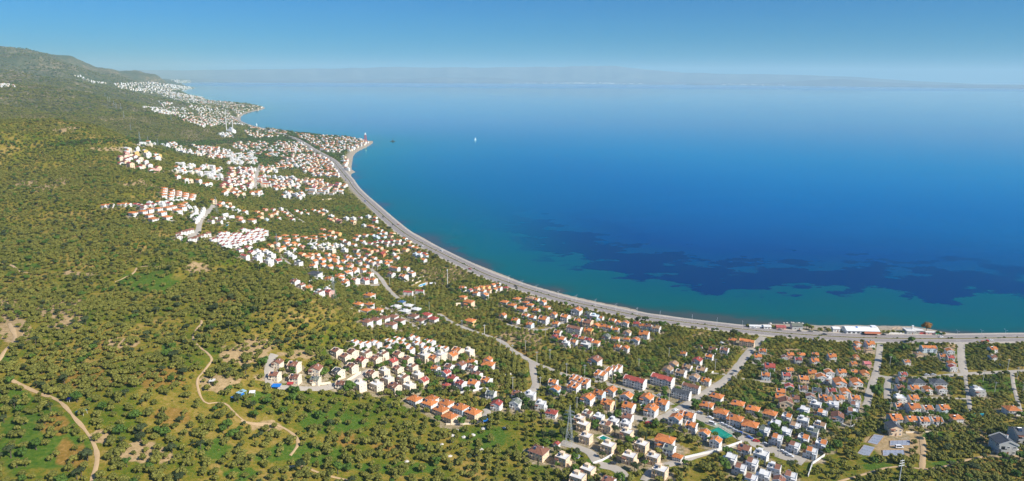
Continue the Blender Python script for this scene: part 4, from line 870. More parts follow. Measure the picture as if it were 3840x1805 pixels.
ntown = 0; TXY = []
grid_used = {}
for k, (c, n, mix, poly) in enumerate(TOWN):
    pp = cr(c, poly); x0, y0 = pp.min(0); x1, y1 = pp.max(0); got = 0; tries = 0
    cand = np.stack([RNG.uniform(x0, x1, n*14), RNG.uniform(y0, y1, n*14)], 1); cand = cand[inside(cand[:, 0], cand[:, 1], pp)]
    if len(cand) > n*3: cand = cand[:n*3]
    W_ = hit(cand[:, 0], cand[:, 1]); sd = coast_s(W_[:, 0], W_[:, 1]); yaw0 = R(tr.uniform(-45, 0))
    for (x, y, z), s in zip(W_, sd):
        if got >= n: break
        D = math.hypot(x, y); sep = 12 if D < 3500 else 16
        if s < 14: continue
        if D < 4200:
            i, j = ridx(x, y)
            if BLOCK[i, j]: continue
        key = (int(x//sep), int(y//sep))
        if any((key[0]+a, key[1]+b) in grid_used and (grid_used[(key[0]+a, key[1]+b)][0]-x)**2+(grid_used[(key[0]+a, key[1]+b)][1]-y)**2 < sep*sep for a in (-1, 0, 1) for b in (-1, 0, 1)): continue
        grid_used[key] = (x, y); got += 1
        rc = tr.choice(mix); g = rc != 'w' or tr.random() < .25; wc = 'y' if rc == 'y' else tr.choice('wwwwcpk' if rc != 'w' else 'wwwwwc')
        if rc in 'wy': rc = 'o' if tr.random() < .4 else 'w'
        f = 1 if D < 5000 else 1.35 if D < 9000 else 2.2 if D < 15000 else 3
        big = tr.random() < .12
        w = tr.uniform(8, 11)*f*(1.7 if big else 1); d = tr.uniform(7, 9)*f; f *= .85; w *= .85; d *= .85; h = tr.choice((4.8, 5.2, 5.6, 7.2))*(1.2 if big else 1)*(1 if D < 6000 else 1.25)
        mass_house(x, y, w, d, h, wc, rc, yaw0+tr.uniform(-.12, .12), g)
        TXY.append((x, y, w)); ntown += 1
for x, y, code, s, yaw, v in rest:
    w, d, h, r = DIM[code[0]]; mass_house(x, y, w*s*.73, d*s*.73, h*s*.80, code[1], code[2], yaw, True)
# pale towns along the far shore, some twenty kilometres off
for px in np.concatenate([RNG.normal(2150, 160, 90), RNG.normal(2700, 130, 40), RNG.uniform(1250, 3300, 60), RNG.uniform(700, 1000, 16)]):
    D = 19900+tr.uniform(0, 1500); d = rays(px, 300); x, y = d[0]*D, d[1]*D; X = tr.uniform(12, 34)
    tm.box(x-X, x+X, y-15, y+15, 0, 16+tr.uniform(0, 14), wall_mat('w'))
tag(link('town_houses', tm.mesh('town_houses')), 'white and orange roofed houses of the far villages and towns', 'town', kind='stuff')
print('TOWN', ntown)
for x, y, m in TXY:
    if math.hypot(x, y) < 4300: block_disc(x, y, m*.5+2); block_disc(x, y, m+5, URBAN)

# ------------------------------------------------------------------ trees
def leaf_mat(name, lo, hi, trans=.0):
    m, nt, b = new_mat(name); isl = nd(nt, 'ShaderNodeNewGeometry').outputs['Random Per Island']
    r = orand(nt); v = math_(nt, 'ADD', math_(nt, 'MULTIPLY', isl, .6), math_(nt, 'MULTIPLY', r, .5))
    col = ramp(nt, [(0.0, lo), (1.0, hi)], v)
    nt.links.new(col, b.inputs['Base Color']); b.inputs['Roughness'].default_value = .75; b.inputs['Specular IOR Level'].default_value = .25
    return m
M_OLIVE = leaf_mat('olive_leaves', (.048, .064, .008), (.222, .214, .040)); M_BROAD = leaf_mat('green_leaves', (.022, .062, .008), (.085, .145, .018)); M_PINE = leaf_mat('pine_needles', (.016, .030, .010), (.065, .085, .028))
M_BROWN = leaf_mat('russet_leaves', (.14, .06, .014), (.32, .17, .05)); M_BARK = plain('bark', (.11, .085, .06), .95, .3, 2)
def tree_mesh(name, rng, kind):
    """(trunk, crown): a tapered trunk that forks into limbs, and leaf sprays through the volume of several uneven clumps"""
    t = MB(); c = MB()
    if kind == 'olive': H, Rr, zb, nc, lm = rng.uniform(3.4, 4.3), rng.uniform(2.0, 2.65), .9, 14, M_OLIVE
    elif kind == 'broad': H, Rr, zb, nc, lm = rng.uniform(5.5, 7), rng.uniform(2.6, 3.3), 1.8, 13, M_BROAD
    elif kind == 'pine': H, Rr, zb, nc, lm = rng.uniform(5.5, 7.2), rng.uniform(2.4, 3.2), 2.0, 14, M_PINE
    elif kind == 'russet': H, Rr, zb, nc, lm = 8.5, 4.0, 2.0, 15, M_BROWN
    else: H, Rr, zb, nc, lm = rng.uniform(8, 10), .9, .8, 9, M_PINE       # cypress
    top = Vector((rng.uniform(-.3, .3), rng.uniform(-.3, .3), zb)); t.bar((0, 0, -1.0), top, .30 if kind != 'cypress' else .16, M_BARK, .2 if kind != 'cypress' else .12, 6)
    for k in range(nc):
        if kind == 'cypress': p = Vector((rng.uniform(-.15, .15), rng.uniform(-.15, .15), zb+(H-zb)*(k+.5)/nc)); r = Rr*(1-.75*abs((k+.5)/nc-.3)/.7)
        else:
            a = k*2.4+rng.uniform(-.5, .5); q = math.sqrt(k/nc)*.74*rng.uniform(.85, 1.1); dome = math.sqrt(max(0, 1-(q/.95)**2)); zz = dome*rng.uniform(.75, 1.05) if k % 3 else rng.uniform(.25, .6)*max(dome, .5)
            if kind == 'pine': zz = .35+.5*dome*rng.uniform(.8, 1.1)
            p = Vector((math.cos(a)*q*Rr, math.sin(a)*q*Rr, zb+(H-zb)*(.16+.62*zz))); r = Rr*rng.uniform(.32, .46)*(1.15 if k == 0 else 1)
        if kind != 'cypress' and k < 7: t.bar(top, top.lerp(p, .8), .13, M_BARK, .05, 4)
        i0 = len(c.v); ic = bpy_ico; km = c.mi(lm)     # shadowed heart of the clump, rough
        for v in ic[0]:
            j = rng.uniform(.7, 1.05); c.v.append(tuple(p+Vector(v)*r*j*.9))
        for f in ic[1]: c.f.append(tuple(i0+u for u in f)); c.m.append(km)
        for s in range(26 if kind != 'cypress' else 16):
            n = Vector((rng.gauss(0, 1), rng.gauss(0, 1), rng.gauss(.35, 1))).normalized(); e = p+n*r*rng.uniform(.78, 1.06); sz = rng.uniform(.13, .29)*(1 if kind != 'cypress' else .7)
            n2 = (n+Vector((rng.uniform(-.7, .7), rng.uniform(-.7, .7), rng.uniform(-.3, .9)))).normalized(); u = n2.orthogonal().normalized(); w_ = n2.cross(u); a = rng.uniform(0, 6.28); u, w_ = u*math.cos(a)+w_*math.sin(a), w_*math.cos(a)-u*math.sin(a)
            c.face([e-u*sz, e-w_*sz*.6, e+u*sz*1.1, e+w_*sz*.7], lm)
    return t.mesh(name+'_trunk'), c.mesh(name+'_crown')
def _ico():
    g = (1+5**.5)/2; V = [(-1, g, 0), (1, g, 0), (-1, -g, 0), (1, -g, 0), (0, -1, g), (0, 1, g), (0, -1, -g), (0, 1, -g), (g, 0, -1), (g, 0, 1), (-g, 0, -1), (-g, 0, 1)]
    n = (1+g*g)**.5; V = [(a/n, b/n, c/n) for a, b, c in V]
    F = [(0, 11, 5), (0, 5, 1), (0, 1, 7), (0, 7, 10), (0, 10, 11), (1, 5, 9), (5, 11, 4), (11, 10, 2), (10, 7, 6), (7, 1, 8), (3, 9, 4), (3, 4, 2), (3, 2, 6), (3, 6, 8), (3, 8, 9), (4, 9, 5), (2, 4, 11), (6, 2, 10), (8, 6, 7), (9, 8, 1)]
    return V, F
bpy_ico = _ico()
rg = random.Random(77)
VAR = {'olive': [tree_mesh('olive', rg, 'olive') for _ in range(7)], 'broad': [tree_mesh('broad', rg, 'broad') for _ in range(3)], 'pine': [tree_mesh('pine', rg, 'pine') for _ in range(3)], 'cypress': [tree_mesh('cypress', rg, 'cypress') for _ in range(2)], 'russet': [tree_mesh('russet', rg, 'russet')]}
def joined(tr_, cr_, name, trunk=True):
    """the same tree as one mesh, for the uncounted groves"""
    vs = [v.co[:] for v in cr_.vertices]; n = len(vs); fs = [tuple(p.vertices) for p in cr_.polygons]; ms = [0]*len(fs)
    if trunk: vs += [v.co[:] for v in tr_.vertices]; fs += [tuple(i+n for i in p.vertices) for p in tr_.polygons]; ms += [1]*(len(fs)-len(ms))
    me = bpy.data.meshes.new(name); me.from_pydata(vs, [], fs); me.materials.append(cr_.materials[0]); me.materials.append(M_BARK); me.polygons.foreach_set('material_index', ms); me.update(); return me
VCOL = bpy.data.collections.new('grove_kinds')     # instanced only, never linked into the scene
VIDX = {}; k = 0
for kind in ('olive', 'broad', 'pine', 'cypress'):
    VIDX[kind] = []
    for i, (a, b) in enumerate(VAR[kind]):
        o = bpy.data.objects.new(f'v{k:02d}', joined(a, b, f'grove_{kind}')); VCOL.objects.link(o); VIDX[kind].append(k); k += 1

def scatter_points():
    out = []      # x, y, scale, kind
    for r0, r1, cell, sc in ((230, 430, 5.8, 1.0), (430, 900, 4.3, 1.0), (900, 1700, 4.5, 1.06), (1700, 2700, 6.2, 1.4), (2700, 4600, 9.5, 2.1), (4600, 7500, 21, 3.6)):
        am = R(46 if r1 <= 900 else 41); xs = np.arange(-r1*math.sin(am), r1*math.sin(am), cell); ys = np.arange(r0*math.cos(am)*.9, r1, cell)
        X, Y = np.meshgrid(xs, ys, indexing='ij'); X = X.ravel(); Y = Y.ravel(); D = np.hypot(X, Y); A = np.arctan2(X, Y)
        m = (D >= r0) & (D < r1) & (np.abs(A) < am); X, Y = X[m], Y[m]
        s = coast_s(X, Y); m = s > 24; X, Y = X[m], Y[m]
        n = len(X); jf = np.where(X > -20, .2, .42); jx = RNG.uniform(-1, 1, n)*jf*cell; jy = RNG.uniform(-1, 1, n)*jf*cell; X = X+jx; Y = Y+jy
        dens = .95+.36*fbm(X, Y, 130, 3, 31)+.22*fbm(X, Y, 34, 2, 33)
        dens = np.where(np.hypot(X, Y) > 1300, .80+.5*fbm(X, Y, 70, 3, 35)+.35*fbm(X, Y, 300, 2, 36), dens)
        for spec in PATCH['D']:
            if spec[2] > 1: dens = dens-.16*in_patch(X, Y, spec, .4, 3)
        for spec in PATCH['G']: dens = dens-.36*in_patch(X, Y, spec, .4, 4)
        i, j = ridx(X, Y); inr = (X > RX0) & (X < RX1) & (Y < RY1)
        urb = np.where(inr, URBAN[i, j], 0); dens = dens+.10*urb
        ok = (RNG.uniform(0, 1, n) < dens) & ~(inr & (BLOCK[i, j] > 0))
        X, Y, urb = X[ok], Y[ok], urb[ok]; n = len(X); u = RNG.uniform(0, 1, n)
        lush = fbm(X, Y, 220, 2, 41)
        z0 = np.maximum(hgt(X, Y), 0); qx, qy = project(X, Y, z0)
        stream = (np.abs(qy-(545-.012*qx)-6*np.sin(qx/90)) < 9) & (qx < 1350)      # the wooded stream bed crossing the hills
        vill = (qy > 480) & (qy < 640) & (qx > 930) & (qx < 1330)
        kind = np.where(u < .035+.22*(urb > .3)+.10*(lush > .55)+.42*vill, 1, 0); kind = np.where((u > .955-.05*(urb > .3)-.2*vill), 2, kind); kind = np.where((u > .99) & (urb > .2), 3, kind)
        kind = np.where(stream, np.where(u < .6, 1, 2), kind)
        scl = sc*np.interp(np.hypot(X, Y), [300, 430, 620, 900], [.98, .86, .72, .70])*np.clip(RNG.normal(1, .2, n), .55, 1.5)*np.where(urb > .4, 1.0, 1.0)
        out.append(np.stack([X, Y, scl, kind], 1))
    return np.concatenate(out)
TREES = scatter_points()
print('TREES', len(TREES))
TZ = np.maximum(hgt(TREES[:, 0], TREES[:, 1]), .3)
qx, qy = project(TREES[:, 0], TREES[:, 1], TZ+2.2); TD = np.hypot(TREES[:, 0], TREES[:, 1])
cand = np.nonzero((TREES[:, 3] == 0) & (qx > 20) & (qx < W0-20) & (qy < H0-18) & (qy > 900))[0]
own = cand[np.argsort(TD[cand]/np.sqrt(TREES[cand, 2]))[:300]]
bro = np.nonzero((TREES[:, 3] == 1) & (qx > 15) & (qx < W0-15) & (qy < H0-12))[0]; bro = bro[np.argsort(TD[bro])[:90]]
pin = np.nonzero((TREES[:, 3] == 2) & (qx > 15) & (qx < W0-15) & (qy < H0-12))[0]; pin = pin[np.argsort(TD[pin])[:60]]
cyp = np.nonzero((TREES[:, 3] == 3) & (qx > 15) & (qx < W0-15) & (qy < H0-12))[0]; cyp = cyp[np.argsort(TD[cyp])[:20]]
def zone(x, y):
    if x > 3060: return 'in the olive field below the concrete slabs' if y > 1640 and x < 3600 else 'on the brown plot before the wire fence' if y > 1640 else 'in the square olive blocks of the east'
    if x > 2250: return 'between the white cube houses and the lane' if x > 2500 else 'among the peach blocks and the pylon lane'
    if x > 1780: return 'in the dark grove left of the pylon yard'
    if x > 1080: return 'in the grassy olive field below the orange villas' if y < 1690 else 'in the dense row along the field foot'
    if x > 640: return 'near the looping bare track and the blue shed' if y < 1640 else 'on the rough ground under the looping track'
    if x > 350: return 'on the pale dry slope right of the sandy track' if y > 1560 else 'on the rusty slope above the sandy track'
    return 'on the green meadow left of the sandy track' if y > 1500 else 'by the bare orchard at the western edge'
proto = {}
def real_tree(i, kind, name, lab, cat, group):
    v = int(RNG.integers(0, len(VAR[kind]))); key = (kind, v)
    x, y, s, _ = TREES[i]
    if key not in proto:
        e = empty(name); link('trunk', VAR[kind][v][0], e); link('crown', VAR[kind][v][1], e); proto[key] = e; r = e
    else: r = copy_tree(proto[key])
    r.location = (x, y, TZ[i]); r.rotation_euler = (0, 0, float(RNG.uniform(0, 6.28))); r.scale = (s*float(RNG.uniform(.9, 1.15)), s*float(RNG.uniform(.9, 1.15)), s*float(RNG.uniform(.85, 1.1)))
    tag(r, lab, cat, group)
for i in own:
    zz = zone(qx[i], qy[i]); real_tree(i, 'olive', 'olive_tree', 'grey green round olive tree '+zz, 'olive tree', 'olive trees '+zz)
for i in bro:
    zz = zone(qx[i], qy[i]) if qy[i] > 1480 or qx[i] < 1000 else 'in the gardens toward the bay' ; real_tree(i, 'broad', 'garden_tree', 'bright green leafy tree '+zz, 'tree', 'leafy trees '+zz)
for i in pin:
    zz = zone(qx[i], qy[i]) if qy[i] > 1480 or qx[i] < 1000 else 'in the gardens toward the bay'; real_tree(i, 'pine', 'pine_tree', 'dark umbrella pine '+zz, 'pine', 'pines '+zz)
for i in cyp: 
    zz = zone(qx[i], qy[i]) if qy[i] > 1480 or qx[i] < 1000 else 'in the gardens toward the bay'; real_tree(i, 'cypress', 'cypress_tree', 'slim dark cypress '+zz, 'cypress', 'cypresses '+zz)
keep = np.ones(len(TREES), bool); keep[own] = False; keep[bro] = False; keep[pin] = False; keep[cyp] = False
T = TREES[keep]; z = TZ[keep]
vi = np.zeros(len(T), np.int32)
for k, kind in enumerate(('olive', 'broad', 'pine', 'cypress')):
    m = T[:, 3] == k; vi[m] = RNG.choice(VIDX[kind], m.sum())
me = bpy.data.meshes.new('olive_grove'); me.vertices.add(len(T)); me.vertices.foreach_set('co', np.stack([T[:, 0], T[:, 1], z-.05], 1).astype(np.float32).ravel())
a = me.attributes.new('variant', 'INT', 'POINT'); a.data.foreach_set('value', vi)
a = me.attributes.new('turn', 'FLOAT', 'POINT'); a.data.foreach_set('value', RNG.uniform(0, 6.28, len(T)).astype(np.float32))
sv = np.stack([T[:, 2]*RNG.uniform(.88, 1.15, len(T)), T[:, 2]*RNG.uniform(.88, 1.15, len(T)), T[:, 2]**.75*RNG.uniform(.8, 1.1, len(T))], 1)
a = me.attributes.new('size', 'FLOAT_VECTOR', 'POINT'); a.data.foreach_set('vector', sv.astype(np.float32).ravel())
def scatter_group(name, coll):
    g = bpy.data.node_groups.new(name, 'GeometryNodeTree'); g.interface.new_socket('Geometry', in_out='INPUT', socket_type='NodeSocketGeometry'); g.interface.new_socket('Geometry', in_out='OUTPUT', socket_type='NodeSocketGeometry')
    gi = g.nodes.new('NodeGroupInput'); go = g.nodes.new('NodeGroupOutput'); L = g.links.new
    ci = g.nodes.new('GeometryNodeCollectionInfo'); ci.inputs['Collection'].default_value = coll; ci.inputs['Separate Children'].default_value = True; ci.inputs['Reset Children'].default_value = True
    ip = g.nodes.new('GeometryNodeInstanceOnPoints'); ip.inputs['Pick Instance'].default_value = True
    def na(n, t):
        q = g.nodes.new('GeometryNodeInputNamedAttribute'); q.data_type = t; q.inputs['Name'].default_value = n; return q.outputs['Attribute']
    cx = g.nodes.new('ShaderNodeCombineXYZ'); L(na('turn', 'FLOAT'), cx.inputs['Z']); er = g.nodes.new('FunctionNodeEulerToRotation'); L(cx.outputs[0], er.inputs[0])
    L(gi.outputs[0], ip.inputs['Points']); L(ci.outputs[0], ip.inputs['Instance']); L(na('variant', 'INT'), ip.inputs['Instance Index']); L(er.outputs[0], ip.inputs['Rotation']); L(na('size', 'FLOAT_VECTOR'), ip.inputs['Scale'])
    L(ip.outputs[0], go.inputs[0]); return g
og = link('olive_grove', me); md = og.modifiers.new('scatter', 'NODES'); md.node_group = scatter_group('grove', VCOL)
# low scrub between the trees and along the median: small, uncounted
sx_ = RNG.uniform(-620, 480, 90000); sy_ = RNG.uniform(230, 1000, 90000); sd_ = np.hypot(sx_, sy_); ii, jj = ridx(sx_, sy_)
ok = (sd_ > 270) & (sd_ < 950) & (np.abs(np.arctan2(sx_, sy_)) < R(45)) & (coast_s(sx_, sy_) > 22) & (BLOCK[ii, jj] == 0) & (RNG.uniform(0, 1, len(sx_)) < .20+.35*fbm(sx_, sy_, 30, 3, 51)); sx_, sy_ = sx_[ok], sy_[ok]
hm = HW[np.hypot(HW[:, 0], HW[:, 1]) < 3600]; ti = RNG.uniform(0, len(hm)-1.01, 560); ki = ti.astype(int); mpt = hm[ki]*(1-(ti-ki))[:, None]+hm[ki+1]*(ti-ki)[:, None]+RNG.uniform(-.7, .7, (560, 2))
def scrub(name, X, Y, lo, hi, up, lab, cat, kinds):
    m_ = bpy.data.meshes.new(name); n = len(X); m_.vertices.add(n); m_.vertices.foreach_set('co', np.stack([X, Y, np.maximum(hgt(X, Y), .5)+up], 1).astype(np.float32).ravel())
    m_.attributes.new('variant', 'INT', 'POINT').data.foreach_set('value', RNG.choice(kinds, n).astype(np.int32)); m_.attributes.new('turn', 'FLOAT', 'POINT').data.foreach_set('value', RNG.uniform(0, 6.28, n).astype(np.float32))
    s_ = RNG.uniform(lo, hi, n)**1.3; m_.attributes.new('size', 'FLOAT_VECTOR', 'POINT').data.foreach_set('vector', np.stack([s_, s_*RNG.uniform(.8, 1.2, n), s_*.85], 1).astype(np.float32).ravel())
    o_ = link(name, m_); o_.modifiers.new('scatter', 'NODES').node_group = bpy.data.node_groups['grove']; tag(o_, lab, cat, kind='stuff')
scrub('undergrowth', sx_, sy_, .14, .42, -.25, 'low scrub and weeds scattered between the olive trees', 'undergrowth', VIDX['olive']+VIDX['broad'][:1])
scrub('median_shrubbery', mpt[:, 0], mpt[:, 1], .22, .5, .1, 'dark low bushes planted along the highway median', 'shrubbery', VIDX['olive'][:3]+VIDX['broad'])
tag(og, 'olive groves covering the hills and plain beyond the nearest trees', 'olive grove', kind='stuff')
# ------------------------------------------------------------------ single things
M_STEEL = plain('galvanised_steel', (.46, .50, .52), .45, .1, .4, .3); M_POLE = plain('grey_concrete_pole', (.62, .60, .55), .85, .12); M_WHITE = plain('white_paint', (.80, .80, .78), .5, .06)
M_RUB = plain('tyre_rubber', (.02, .02, .02), .9, .1); M_BLUE = plain('blue_tarpaulin', (.02, .20, .62), .5, .12); M_TEAL = plain('green_court_mesh', (.0, .24, .17), .8, .10, .15); M_REDP = plain('red_panel', (.45, .04, .04), .6, .15); M_GREENP = plain('green_panel', (.03, .28, .16), .6, .15)
M_LAMP = plain('lamp_head', (.75, .76, .78), .4, .05); M_INS = plain('insulator_glass', (.10, .20, .20), .3, .1)
M_SLAB = asphalt('fresh_concrete', (.27, .30, .36), .25); M_POOL = plain('pool_water_teal', (.0, .20, .16), .08, .08, .1); M_POOLB = plain('pool_water_blue', (.10, .42, .60), .08, .08, .1); M_DECK = plain('pool_deck', (.58, .47, .36), .85, .12, .2)
def gz(x, y): return max(float(hgt(x, y)), .5)
def px1(c, x, y, up=0): p = cr(c, [(x, y)])[0]; return hit(p[0], p[1], up)[0]
# --- high voltage pylons
def pylon_parts(H):
    b = MB(); lv = [(0, 3.4), (.22, 2.6), (.42, 1.9), (.60, 1.25), (.72, .8), (.84, .65), (1.0, .12)]; lv = [(a*H, w*H/40) for a, w in lv]; t = .13*H/40
    cn = lambda z, w: [(-w, -w, z), (w, -w, z), (w, w, z), (-w, w, z)]
    for (z0, w0), (z1, w1) in zip(lv[:-1], lv[1:]):
        A, B = cn(z0 if z0 else -1.5, w0), cn(z1, w1)
        for i in range(4):
            j = (i+1) % 4; b.bar(A[i], B[i], t, M_STEEL); b.bar(A[i], B[j], t*.55, M_STEEL); b.bar(A[j], B[i], t*.55, M_STEEL); b.bar(B[i], B[j], t*.6, M_STEEL)
    return b
def arm_mb(L, H, t):
    b = MB(); h = H*.045
    for s in (-1, 1):
        for y in (-.6, .6): b.bar((0, y*H/40, 0), (s*L, 0, 0), t*.7, M_STEEL); b.bar((0, y*H/40, h), (s*L, 0, .1), t*.6, M_STEEL)
        for q in (.25, .5, .75): b.bar((s*L*q, -.6*(1-q)*H/40, 0), (s*L*q, 0, h*(1-q)), t*.4, M_STEEL); b.bar((s*L*q, .6*(1-q)*H/40, 0), (s*L*q, 0, h*(1-q)), t*.4, M_STEEL)
    return b
def ins_mb(H):
    b = MB(); b.bar((0, 0, 0), (0, 0, -H*.045), .09*H/40, M_INS, n=6); b.bar((0, 0, -H*.045), (0, 0, -H*.055), .16*H/40, M_INS, n=6); return b
pm = {}
def make_pylon(x, y, H, rz, label, parts=True):
    e = empty('electricity_pylon', (x, y, gz(x, y)), rz); tag(e, label, 'pylon', 'high voltage pylons across the hills'); key = round(H)
    if key not in pm: pm[key] = (pylon_parts(H).mesh('lattice_tower'), [arm_mb(L*H/40, H, .13*H/40).mesh('crossarm') for L in (4.4, 5.6, 4.2)], ins_mb(H).mesh('insulator'))
    T_, A_, I_ = pm[key]; link('lattice_tower', T_, e)
    for L, zf, a in zip((4.4, 5.6, 4.2), (.84, .75, .66)[::1], A_):
        o = link('crossarm', a, e, (0, 0, H*zf))
        if parts:
            for s in (-1, 1): link('insulator', I_, o, (s*L*H/40, 0, -.05))
    return e
q = px1('A', 800, 885); hp = math.hypot(q[0], q[1]); Hm = 330*.41691/2560*math.hypot(hp, CAM_H-q[2])/math.cos(R(28)); make_pylon(q[0], q[1], min(Hm, 36), R(-20), 'tall grey lattice pylon standing in the paved yard among peach blocks')
for c, x, y, hpx, lab in [('I', 1520, 1145, 90, 'grey lattice pylon at the wooded foot of the white village'), ('I', 190, 160, 50, 'lattice pylon beside the curved pale road and brick house'), ('G', 1862, 720, 75, 'slim lattice pylon rising through the cream estate'), ('I', 880, 600, 46, 'small lattice pylon in the middle of the white village'),
        ('N', 1150, 802, 26, 'lattice pylon on the dark slope above the stream woods'), ('N', 1090, 690, 26, 'lattice pylon on the hill spur beneath the upland ridge'), ('N', 1505, 715, 30, 'lone lattice pylon before the distant coastal town'), ('N', 1232, 912, 24, 'first lattice pylon of three beside the stream woods'), ('N', 1303, 918, 24, 'middle lattice pylon of three beside the stream woods'), ('N', 1388, 938, 34, 'tallest lattice pylon of three beside the stream woods'),
        ('N', 1062, 608, 20, 'far lattice pylon at the right of a hill group'), ('N', 1022, 602, 20, 'far lattice pylon in the middle of a hill group'), ('N', 1003, 585, 18, 'far lattice pylon at the left of a hill group'), ('N', 967, 552, 16, 'hazy lattice pylon right of a distant pair'), ('N', 950, 548, 16, 'hazy lattice pylon left of a distant pair'), ('N', 925, 500, 14, 'tiny hazy pylon on the far foothill')]:
    q = px1(c, x, y); s = math.hypot(q[0], q[1]); H = max(24, min(46, hpx*CROP[c][2]/2560*s*1.04)); make_pylon(q[0], q[1], H, R(-35), lab, s < 1500)
# --- telecom mast and the white pole at the bottom of the frame
q = px1('H', 1297, 390); e = empty('telecom_mast', q); e.scale = (.7, .7, .64); tag(e, 'white telecom mast standing alone in the scrub near the beach', 'mast')
b = MB(); b.bar((0, 0, -1), (0, 0, 34), .55, M_WHITE, .3, 8); link('pole', b.mesh('pole'), e)
for k in range(6):
    b = MB(); a = k*1.047; x, y = math.cos(a)*.9, math.sin(a)*.9; b.box(x-.22, x+.22, y-.22, y+.22, 30.5 if k % 2 else 32.2, 32.6 if k % 2 else 34.4, M_WHITE); b.bar((0, 0, 32.4), (x, y, 32.4), .07, M_STEEL); link('antenna', b.mesh('antenna'), e)
b = MB(); b.box(1.5, 4, -1.2, 1.2, -.6, 2.3, M_WHITE); link('cabinet', b.mesh('cabinet'), e)
# --- street lamps on the median: two arms each
lp = MB(); lp.bar((0, 0, -.3), (0, 0, 11.5), .16, M_LAMP, .09, 6); LPOLE = lp.mesh('pole')
def larm(s):
    b = MB(); b.bar((0, 0, 11.2), (s*1.2, 0, 12.2), .07, M_LAMP); b.bar((s*1.2, 0, 12.2), (s*2.5, 0, 12.4), .06, M_LAMP); return b.mesh('arm')
LARM = [larm(-1), larm(1)]; lh = MB(); lh.hexa([(-.55, -.18, -.06), (.55, -.18, -.06), (.55, .18, -.06), (-.55, .18, -.06)], [(-.45, -.13, .1), (.45, -.13, .1), (.45, .13, .1), (-.45, .13, .1)], M_LAMP); LHEAD = lh.mesh('lamp_head')
HN = normals(HW); dmin = np.hypot(HW[:, 0], HW[:, 1]); hs = np.concatenate([[0], np.cumsum(np.hypot(*(HW[1:]-HW[:-1]).T))])
hqx, hqy = project(HW[:, 0], HW[:, 1], np.maximum(hgt(HW[:, 0], HW[:, 1]), .5))
def at_px_hw(px):
    k = np.nonzero((hqy > 1000))[0]; i = k[np.argmin(np.abs(hqx[k]-px))]; return i
LX = [(3777, 'by the eastern beach end'), (3678, 'opposite the ploughed plot'), (3578, 'right of the green panels'), (2868, 'opposite the pink apartment house'), (2771, 'left of the white beach kiosk'), (2673, 'beside the open grove stretch'), (2581, 'above the small kiosk lot'),
      (2488, 'by the zebra crossing'), (2397, 'beyond the dark verge pines'), (2311, 'beyond the tan gabled rank'), (2228, 'beyond the pale blue house'), (2154, 'beyond the white corner block'), (2083, 'beyond the brown cottage'), (2017, 'past the bushy beach plot'), (1955, 'at the widening shingle'), (1900, 'before the beach cluster'), (1850, 'opposite the beach cluster')]
for k, (px, ph) in enumerate(LX):
    i = at_px_hw(px); x, y = HW[i]; r = math.atan2(HN[i][1], HN[i][0])
    e = empty('street_lamp', (x, y, gz(x, y)+.5), r); e.scale = (.7, .7, .66); tag(e, 'double armed grey street lamp on the highway median '+ph, 'street lamp', 'street lamps along the highway median'); link('pole', LPOLE, e)
    for s, a in zip((-1, 1), LARM): o = link('arm', a, e); link('lamp_head', LHEAD, o, (s*2.9, 0, 12.42))
